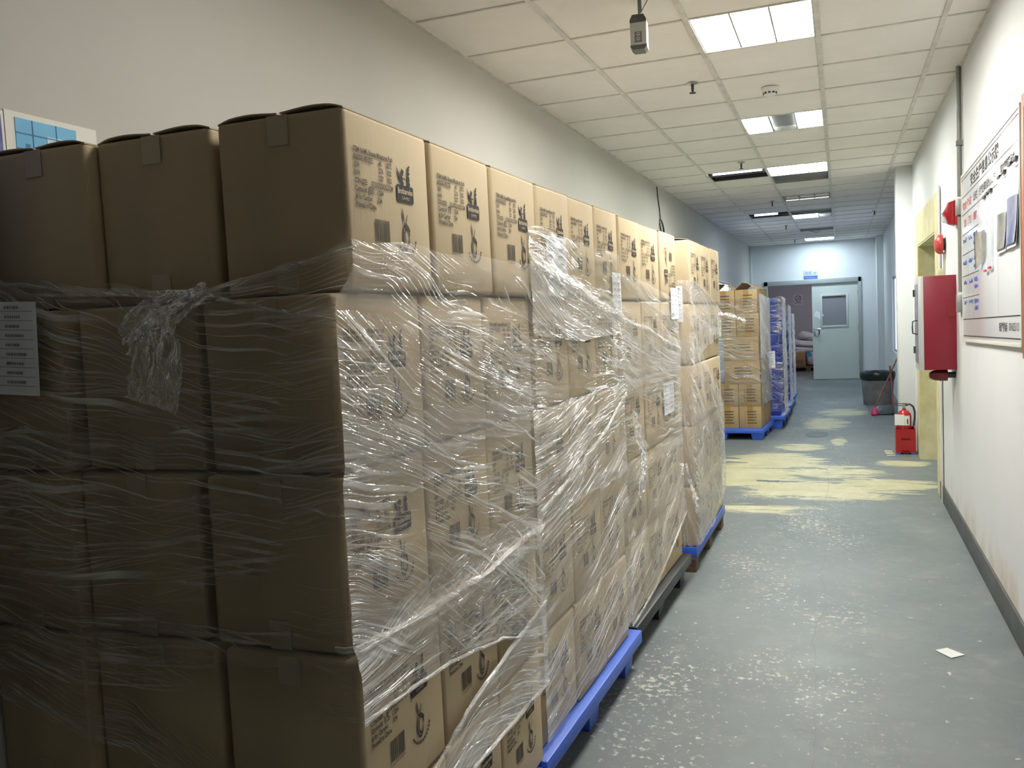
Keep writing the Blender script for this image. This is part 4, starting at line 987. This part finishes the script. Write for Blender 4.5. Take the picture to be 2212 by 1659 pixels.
# conduit with boxes
cdt = tag(empty('conduit_pipe', (XR, 6.045, 0)), 'grey vertical conduit pipe with a junction box beside the notice board', 'pipe')
mb = MB(); mb.tube([(-.018, 0, CEIL), (-.018, 0, 2.19)], .0145, 10).tube([(-.018, 0, 2.08), (-.018, 0, 1.60)], .0145, 10); obj('pipe', mb, PIPE, cdt, smooth=True)
mb = MB(); mb.box(-.04, 0, -.03, .03, 2.075, 2.175); obj('junction_box', mb, GREYM, cdt, bevel=.003)
mb = MB(); mb.box(-.042, 0, -.035, .035, 1.475, 1.585); obj('end_box', mb, GREYM, cdt, bevel=.003)
mb = MB(); mb.box(-.036, 0, -.022, -.015, 2.50, 2.53).box(-.036, 0, .015, .022, 2.50, 2.53).box(-.036, -.033, -.022, .022, 2.50, 2.53); obj('clip', mb, PIPE, cdt)
mb = MB(); mb.box(-.02, 0, -.004, .004, 1.30, 1.475); obj('wire_cover', mb, WALL_R, cdt)
# strobe alarm
st = tag(empty('fire_alarm_strobe', (XR-.02, 6.36, 2.04)), 'red wedge-shaped alarm strobe beside the conduit', 'alarm')
mb = MB(); mb.prism([(0, 0), (-.035, .015), (-.048, .045), (-.065, .085), (-.038, .145), (0, .158)], face_ny((0, .05, 0)), .10); obj('housing', mb, RED2, st, bevel=.006)
mb = MB(); mb.lathe([(.022, 0), (.022, .03), (.010, .042), (0, .044)], T(-.047, 0, .06) @ Matrix.Rotation(math.pi, 4, 'X'), 14); obj('lens', mb, CLEARP, st, smooth=True)
mb = MB(); mb.box(0, .02, -.055, .055, .0, .16); obj('back_plate', mb, RED2, st)
# bell
be = tag(empty('fire_bell', (XR, 7.05, 1.965)), 'round faded red alarm bell above the cabinet', 'alarm bell')
mb = MB(); mb.lathe([(.0, .072), (.03, .071), (.055, .062), (.071, .042), (.073, .022), (.071, .018)], face_nx((0, 0, 0)), 28); obj('gong', mb, BELL, be, smooth=True)
mb = MB(); mb.lathe([(.045, 0), (.045, .02)], face_nx((0, 0, 0)), 20); obj('base', mb, DARKM, be)
mb = MB(); mb.box(-.016, 0, -.008, .008, -.26, -.06); obj('wire_cover', mb, WALL_R, be)
b2 = tag(empty('alarm_bell', (XR, 6.52, 1.048)), 'dark red half-dome bell directly under the hose cabinet', 'alarm bell')
mb = MB(); mb.lathe([(.0, .165), (.02, .16), (.034, .135), (.040, .09), (.040, .05)], face_nx((0, 0, 0)), 24); obj('gong', mb, RED_DK, b2, smooth=True)
mb = MB(); mb.lathe([(.02, 0), (.02, .06)], face_nx((0, 0, 0)), 12); obj('base', mb, DARKM, b2)
mb = MB(); mb.box(-.10, -.062, -.02, .02, 0, .068).box(-.062, -.04, -.01, .06, 0, .068)
mb = MB(); mb.box(-.045, -.0, -.03, .04, 0, .072)
o = obj('yellowed_bracket', mb, YBLOCK, None, (XR, 7.18, 1.722), bevel=.006); tag(o, 'small yellowed plastic bracket just above the hose cabinet', 'bracket')

# notice board
BY0, BY1 = 5.985, 4.150
BZ = lambda u, v: (1.305+.045*u/1.86)+v*(.995-.0*u)
nb_ = tag(empty('notice_board', (XR, BY0, 1.305)), 'large white enamel notice board with a black ruled grid', 'notice board')
nb_.rotation_euler = (-.022, 0, 0); nb_.location.x -= .001
def bf(u, v, d=.014): return face_nx((-d, -u, v))
mb = MB(); mb.box(-.012, 0, -1.86, 0, 0, .99); obj('board_panel', mb, BOARDW, nb_, bevel=.002)
mb = MB(); e = .010
mb.box(-.016, .001, -1.862, 0, -e, .004).box(-.016, .001, -1.862, 0, .986, .99+e).box(-.016, .001, -.006, .004, -e, .99+e).box(-.016, .001, -1.868, -1.854, -e, .99+e)
obj('edge_strip', mb, mat('cream_edge', (.60, .58, .50), .5), nb_)
mb = MB()
def hl(v, u0=.01, u1=1.84, t=.004): mb.poly([(0, -t/2), (u1-u0, -t/2), (u1-u0, t/2), (0, t/2)], bf(u0, v, .0128))
def vl(u, v0, v1, t=.003): mb.poly([(-t/2, 0), (t/2, 0), (t/2, v1-v0), (-t/2, v1-v0)], bf(u, v0, .0128))
hl(.965, t=.005); hl(.86); hl(.755); hl(.125, t=.006); hl(.025, t=.006)
for v in (.635, .515, .385, .255): hl(v, .01, .68)
vl(.68, .125, .86); vl(1.29, .125, .86); vl(.27, .125, .755); vl(.47, .125, .635)
obj('ruled_lines', mb, INK, nb_)
mb = MB(); put_text(mb, '安全生产信息公示牌', bf(.40, .885, .0130), .075, .94, bold=.002); obj('title_lettering', mb, INK, nb_)
for st_, u, w_ in (('生产安全事故隐患信息公示栏', .73, .52), ('事故案例警示栏', 1.38, .36), ('公示栏', .50, .15)):
    mb = MB(); put_text(mb, st_, bf(u, .785, .0130), .052, w_, bold=.001); obj('heading_lettering', mb, INK, nb_)
mb = MB(); put_text(mb, '投诉举报电话', bf(1.30, .06, .0130), .045, .22, bold=.001); obj('phone_heading', mb, INK, nb_)
mb = MB(); put_text(mb, '0769-82551121', bf(1.56, .06, .0130), .05, .24)
obj('phone_lettering', mb, INK, nb_)
for st_, u, v, w_ in (('安全承诺', .06, .785, .36), ('风险', .10, .68, .10), ('管控', .30, .68, .10), ('措施', .50, .68, .13)):
    mb = MB(); put_text(mb, st_, bf(u, v, .0130), .05, w_, bold=.001); obj('red_lettering', mb, REDINK, nb_)
mb = MB(); rnd = random.Random(2)
for v in (.56, .43, .31, .19):
    for u in (.06, .30, .50, .50):
        for q in range(2 if u == .5 else 1):
            pts = []; uu = u
            for i in range(16): pts.append(bf(uu, v+.035-q*.04+rnd.uniform(-.014, .014), .0132) @ Vector((0, 0, 0))); uu += .009
            mb.tube(pts, .0013, 4)
obj('handwriting', mb, BLUEINK, nb_)
def curled(u0, u1, v0, v1, bul, name, label, m, back=None, cat='paper'):
    n = 14; vs = []
    for i in range(n+1):
        for j in range(9):
            a, b = i/n, j/8; d = .016+bul*(b if False else (1-b))**2*(.4+.6*a)+.004*math.sin(a*6)
            vs.append(bf(u0+(u1-u0)*a, v0+(v1-v0)*b, d) @ Vector((0, 0, 0)))
    mb = MB(); mb.add(vs, [(i*9+j, (i+1)*9+j, (i+1)*9+j+1, i*9+j+1) for i in range(n) for j in range(8)])
    o = obj(name, mb, m, None, smooth=True); o.matrix_world = T(XR, BY0, 1.305) @ Matrix.Rotation(-.022, 4, 'X'); tag(o, label, cat, 'papers on the notice board'); return o
PH1 = mat('photo_print_dark', (.12, .12, .11), .3, var=.6, vscale=9, col2=(.40, .38, .32))
PH2 = mat('photo_print_blue', (.10, .11, .26), .3, var=.5, vscale=8, col2=(.36, .38, .42))
curled(1.315, 1.575, .42, .77, .010, 'notice_sheet', 'white sheet with a dark photo pinned on the board, beside the ruled line', PAPER)
curled(1.58, 1.84, .42, .78, .014, 'notice_sheet', 'white sheet with a blue-toned photo, closest to the orange frame', PAPER)
curled(1.325, 1.565, .435, .60, .010, 'photo_print', 'dark night photograph on the left-hand pinned sheet', PH1, cat='photo').location.x -= .006
curled(1.59, 1.83, .435, .64, .014, 'photo_print', 'blue-toned photograph on the pinned sheet by the orange frame', PH2, cat='photo').location.x -= .006
SLV = mat('clear_sleeve', (.72, .75, .77), .12, alpha=.5)
curled(.95, 1.18, .36, .74, .01, 'plastic_sleeve', 'tall clear plastic sleeve in the middle of the board', SLV)
# curling sheet in the middle column
n = 16; vs = []
for i in range(n+1):
    t = i/n
    for j in range(7):
        b = j/6; th = t*2.6
        vs.append(bf(.95-.16*math.sin(th*.7)-.02*t, .43+.15*b-.05*t*(1-b), .016+.030*(1-math.cos(th))*.5+.005*b) @ Vector((0, 0, 0)))
mb = MB(); mb.add(vs, [(i*7+j, (i+1)*7+j, (i+1)*7+j+1, i*7+j+1) for i in range(n) for j in range(6)])
o = obj('curled_sheet', mb, [PH1], None, smooth=True); o.matrix_world = T(XR, BY0, 1.305) @ Matrix.Rotation(-.022, 4, 'X'); tag(o, 'curling dark-backed sheet in the middle of the notice board', 'paper', 'papers on the notice board')
for i, (u, v) in enumerate([(.93, .745), (1.02, .75), (1.12, .752), (1.38, .775), (1.50, .778), (1.66, .785), (1.78, .788)]):
    mb = MB(); mb.box(-.012, 0, -.035, .035, -.006, .006)
    o = obj('magnet_clip', mb, DARKM, None); o.matrix_world = T(XR, BY0, 1.305) @ Matrix.Rotation(-.022, 4, 'X') @ T(-.013, -u, v)
    tag(o, ['black clip over the curling sheet', 'black clip at the left corner of the clear sleeve', 'black clip at the right corner of the clear sleeve', 'black clip on the left corner of the sheet with the dark photo', 'black clip on the right corner of the sheet with the dark photo', 'black clip on the left corner of the blue-photo sheet', 'black clip on the corner nearest the orange frame'][i], 'clip', 'clips on the notice board')
for u, v, lb in ((.985, .365, 'red clip at the bottom left of the clear sleeve'), (1.12, .372, 'red clip at the bottom right of the clear sleeve')):
    mb = MB(); mb.box(-.008, 0, -.03, .03, -.005, .005)
    o = obj('magnet_clip', mb, REDINK, None); o.matrix_world = T(XR, BY0, 1.305) @ Matrix.Rotation(-.022, 4, 'X') @ T(-.022, -u, v); tag(o, lb, 'clip', 'clips on the notice board')
of = tag(empty('framed_board', (XR, 4.120, 1.31)), 'edge of a second board in an orange wooden frame', 'notice board')
mb = MB(); mb.box(-.014, 0, -.05, 0, -.02, 1.06).box(-.014, 0, -1.0, -.05, 1.0, 1.06).box(-.014, 0, -1.0, -.05, -.02, .04); obj('frame', mb, ORANGE, of, bevel=.004)
mb = MB(); mb.box(-.008, 0, -1.0, -.05, .04, 1.0); obj('panel', mb, mat('olive_board', (.40, .34, .10), .5), of)

# ------------------------------------------------------------------ extinguisher in its red box
eb = tag(empty('extinguisher_stand', (.595, 9.64, 0)), 'red fire extinguisher stand box on the floor before the column', 'stand')
mb = MB(); W2 = .092; dp = .17; t = .008; hf, hb = .262, .275
front = [(-W2, .0), (-.05, .0), (-.035, .04), (.035, .04), (.05, .0), (W2, .0), (W2, hf), (-W2, hf)]
sl = [(-.045, .155), (.045, .155), (.045, .178), (-.045, .178)]
vs = [(x, 0, z) for x, z in front]
mb.prism(front, face_ny((0, t, 0)), t).box(-W2, -W2+t, t, dp, 0, hb).box(W2-t, W2, t, dp, 0, hb).box(-W2, W2, dp-t, dp, 0, hb).box(-W2+t, W2-t, t, dp-t, .02, .03)
obj('stand_box', mb, RED2, eb)
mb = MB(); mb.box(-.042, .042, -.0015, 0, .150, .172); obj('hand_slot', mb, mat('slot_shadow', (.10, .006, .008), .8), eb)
mb = MB(); mb.box(-W2, -.052, -.002, 0, .0, .018).box(.052, W2, -.002, 0, .0, .018); obj('blue_tape', mb, BLUE, eb)
mb = MB(); mb.box(-.035, .035, .02, .10, .0, .018); obj('black_block', mb, CABLE, eb)
ex = tag(empty('fire_extinguisher', (.590, 9.722, .031)), 'red fire extinguisher with a white label in the stand box', 'fire extinguisher')
mb = MB(); r = .068; mb.lathe([(r-.006, 0), (r, .01), (r, .36), (r-.008, .39), (r-.03, .415), (.018, .425), (.018, .44)], n=32); obj('cylinder', mb, RED2, ex, smooth=True)
mb = MB(); mb.lathe([(.016, .44), (.016, .475)], n=14).box(-.012, .012, -.02, .02, .455, .485); obj('valve', mb, STEEL, ex)
mb = MB(); mb.box(-.10, .03, -.009, .009, .485, .493).box(-.09, .02, -.009, .009, .466, .472); obj('squeeze_handle', mb, DARKM, ex, bevel=.003)
mb = MB(); mb.tube([(.015, 0, .47), (.05, -.01, .485), (.085, -.02, .46), (.098, -.03, .40), (.095, -.035, .33), (.085, -.04, .26)], .010, 10); obj('hose', mb, CABLE, ex, smooth=True)
mb = MB(); vs = []; n = 14
for z in (.27, .37):
    for i in range(n+1):
        a = -2.75+1.95*i/n; vs.append(((r+.0012)*math.cos(a), (r+.0012)*math.sin(a), z))
mb.add(vs, [(i, i+1, n+2+i, n+1+i) for i in range(n)]); obj('label', mb, PAPER, ex, smooth=True)
mb = MB(); mb.box(.020, .032, -.0665, -.0640, .285, .335); obj('label_print', mb, INK_SOFT, ex)
mb = MB()
mb = MB(); mb.prism([(-.075, 0), (.015, 0), (.015, .105), (-.075, .115)], face_ny((-.02, -.078, .275)), .001); o = obj('hanging_tag', mb, PAPER, ex)
# hazard tape on floor
for i, (x, y) in enumerate(((.44, 9.86), (.445, 9.72), (.452, 9.57))):
    mb = MB(); mb.box(-.038, .038, -.028, .028, 0, .0015, M=rotz(-.15)); tag(obj('floor_tape', mb, mat('cream_tape', (.70, .64, .36), .6), None, (x, y, .0005)), ['cream floor tape mark, rearmost of three by the extinguisher', 'cream floor tape mark, middle of three by the extinguisher', 'cream floor tape mark, foremost of three by the extinguisher'][i], 'tape', 'tape marks by the extinguisher')
mb = MB(); mb.box(-.16, .13, -.012, .012, 0, .0015); tag(obj('floor_tape', mb, mat('striped_tape', (.30, .27, .12), .6, var=.8, vscale=18, col2=(.05, .05, .05)), None, (.58, 9.55, .0005)), 'striped floor tape line in front of the extinguisher stand', 'tape')
# electrical bits: none

# ------------------------------------------------------------------ bin, dustpan, broom
bn = tag(empty('rubbish_bin', (.515, 14.66, 0)), 'grey rubbish bin lined with a black bag', 'bin')
mb = MB(); mb.lathe([(.205, 0), (.210, .01), (.243, .46), (.236, .46), (.20, .02)], n=30); obj('bin_body', mb, BIN_GREY, bn, smooth=True)
mb = MB(); n = 40; vs = []; prof = [(.236, .38), (.256, .415), (.262, .46), (.262, .50), (.25, .52), (.235, .515), (.20, .44), (.0, .40)]
for r, z in prof:
    for i in range(n):
        a = 2*math.pi*i/n; k = 1+.02*noise.noise(Vector((math.cos(a)*4, math.sin(a)*4, z*9))); dz = .012*noise.noise(Vector((math.cos(a)*3, math.sin(a)*3, 2)))
        vs.append((r*k*math.cos(a), r*k*math.sin(a), z+dz))
mb.add(vs, [(k*n+i, k*n+(i+1) % n, (k+1)*n+(i+1) % n, (k+1)*n+i) for k in range(len(prof)-1) for i in range(n)]); obj('bin_bag', mb, BAG, bn, smooth=True)
dp_ = tag(empty('dustpan', (.55, 13.35, 0)), 'black long-handled dustpan on the floor before the bin', 'dustpan')
mb = MB(); mb.add([(-.15, -.20, .004), (.13, -.20, .004), (.13, .12, .004), (-.12, .12, .004), (-.15, -.20, .012), (.13, -.20, .03), (.13, .12, .12), (-.10, .12, .10)], [(0, 3, 2, 1), (0, 1, 5, 4), (1, 2, 6, 5), (2, 3, 7, 6), (3, 0, 4, 7), (4, 5, 6, 7)]); obj('pan', mb, BLACKP, dp_, bevel=.003)
mb = MB(); mb.tube([(.12, .06, .05), (.115, .2, .35), (.10, .3, .66)], .013, 8); obj('handle', mb, BROWNP, dp_, smooth=True)
br = tag(empty('broom', (.415, 13.12, 0)), 'broom with a pink head and rust-brown handle leaning on the wall', 'broom')
mb = MB(); mb.lathe([(.035, 0), (.05, .02), (.045, .06), (.02, .10), (.012, .12)], n=16); obj('head', mb, PINK, br, smooth=True)
mb = MB(); mb.lathe([(.03, 0), (.047, .012)], T(0, 0, -.0), 14); obj('bristles', mb, BLACKP, br)
mb = MB(); mb.tube([(0, 0, .09), (.404, 1.28, .80)], .012, 8); obj('handle', mb, BROWNP, br, smooth=True)

# ------------------------------------------------------------------ floor bits
mb = MB(); mb.add([(-.050, .02, 0), (0, .055, .001), (.065, -.005, 0), (.005, -.06, .001), (-.050, .02, .003), (0, .055, .005), (.065, -.005, .002), (.005, -.06, .004)], [(0, 1, 2, 3), (4, 5, 6, 7), (0, 1, 5, 4), (1, 2, 6, 5), (2, 3, 7, 6), (3, 0, 4, 7)])
tag(obj('paper_scrap', mb, mat('torn_tape_scrap', (.62, .62, .60), .4, bump=.4, bscale=60), None, (.412, 4.115, .0005)), 'torn white scrap stuck to the grey floor', 'scrap')
mb = MB(); mb.lathe([(.135, 0), (.135, .003), (0, .0035)], n=28); o = obj('floor_cover', mb, mat('dark_floor_cover', (.075, .085, .08), .5, var=.2, vscale=10), None, (-.305, 11.16, 0)); o.scale = (1, 1.9, 1); tag(o, 'dark oval cover plate set in the aisle floor', 'cover plate')
for x, y, lb in ((-.70, 8.06, 'dark strip of worn tape on the cream floor patch'), (-.60, 8.04, 'short dark scrap beside the worn tape strip')):
    mb = MB(); mb.box(-.05, .05, -.03, .03, 0, .001); tag(obj('tape_remnant', mb, mat('grey_green_tape', (.10, .13, .11), .6), None, (x, y, .0005)), lb, 'tape')
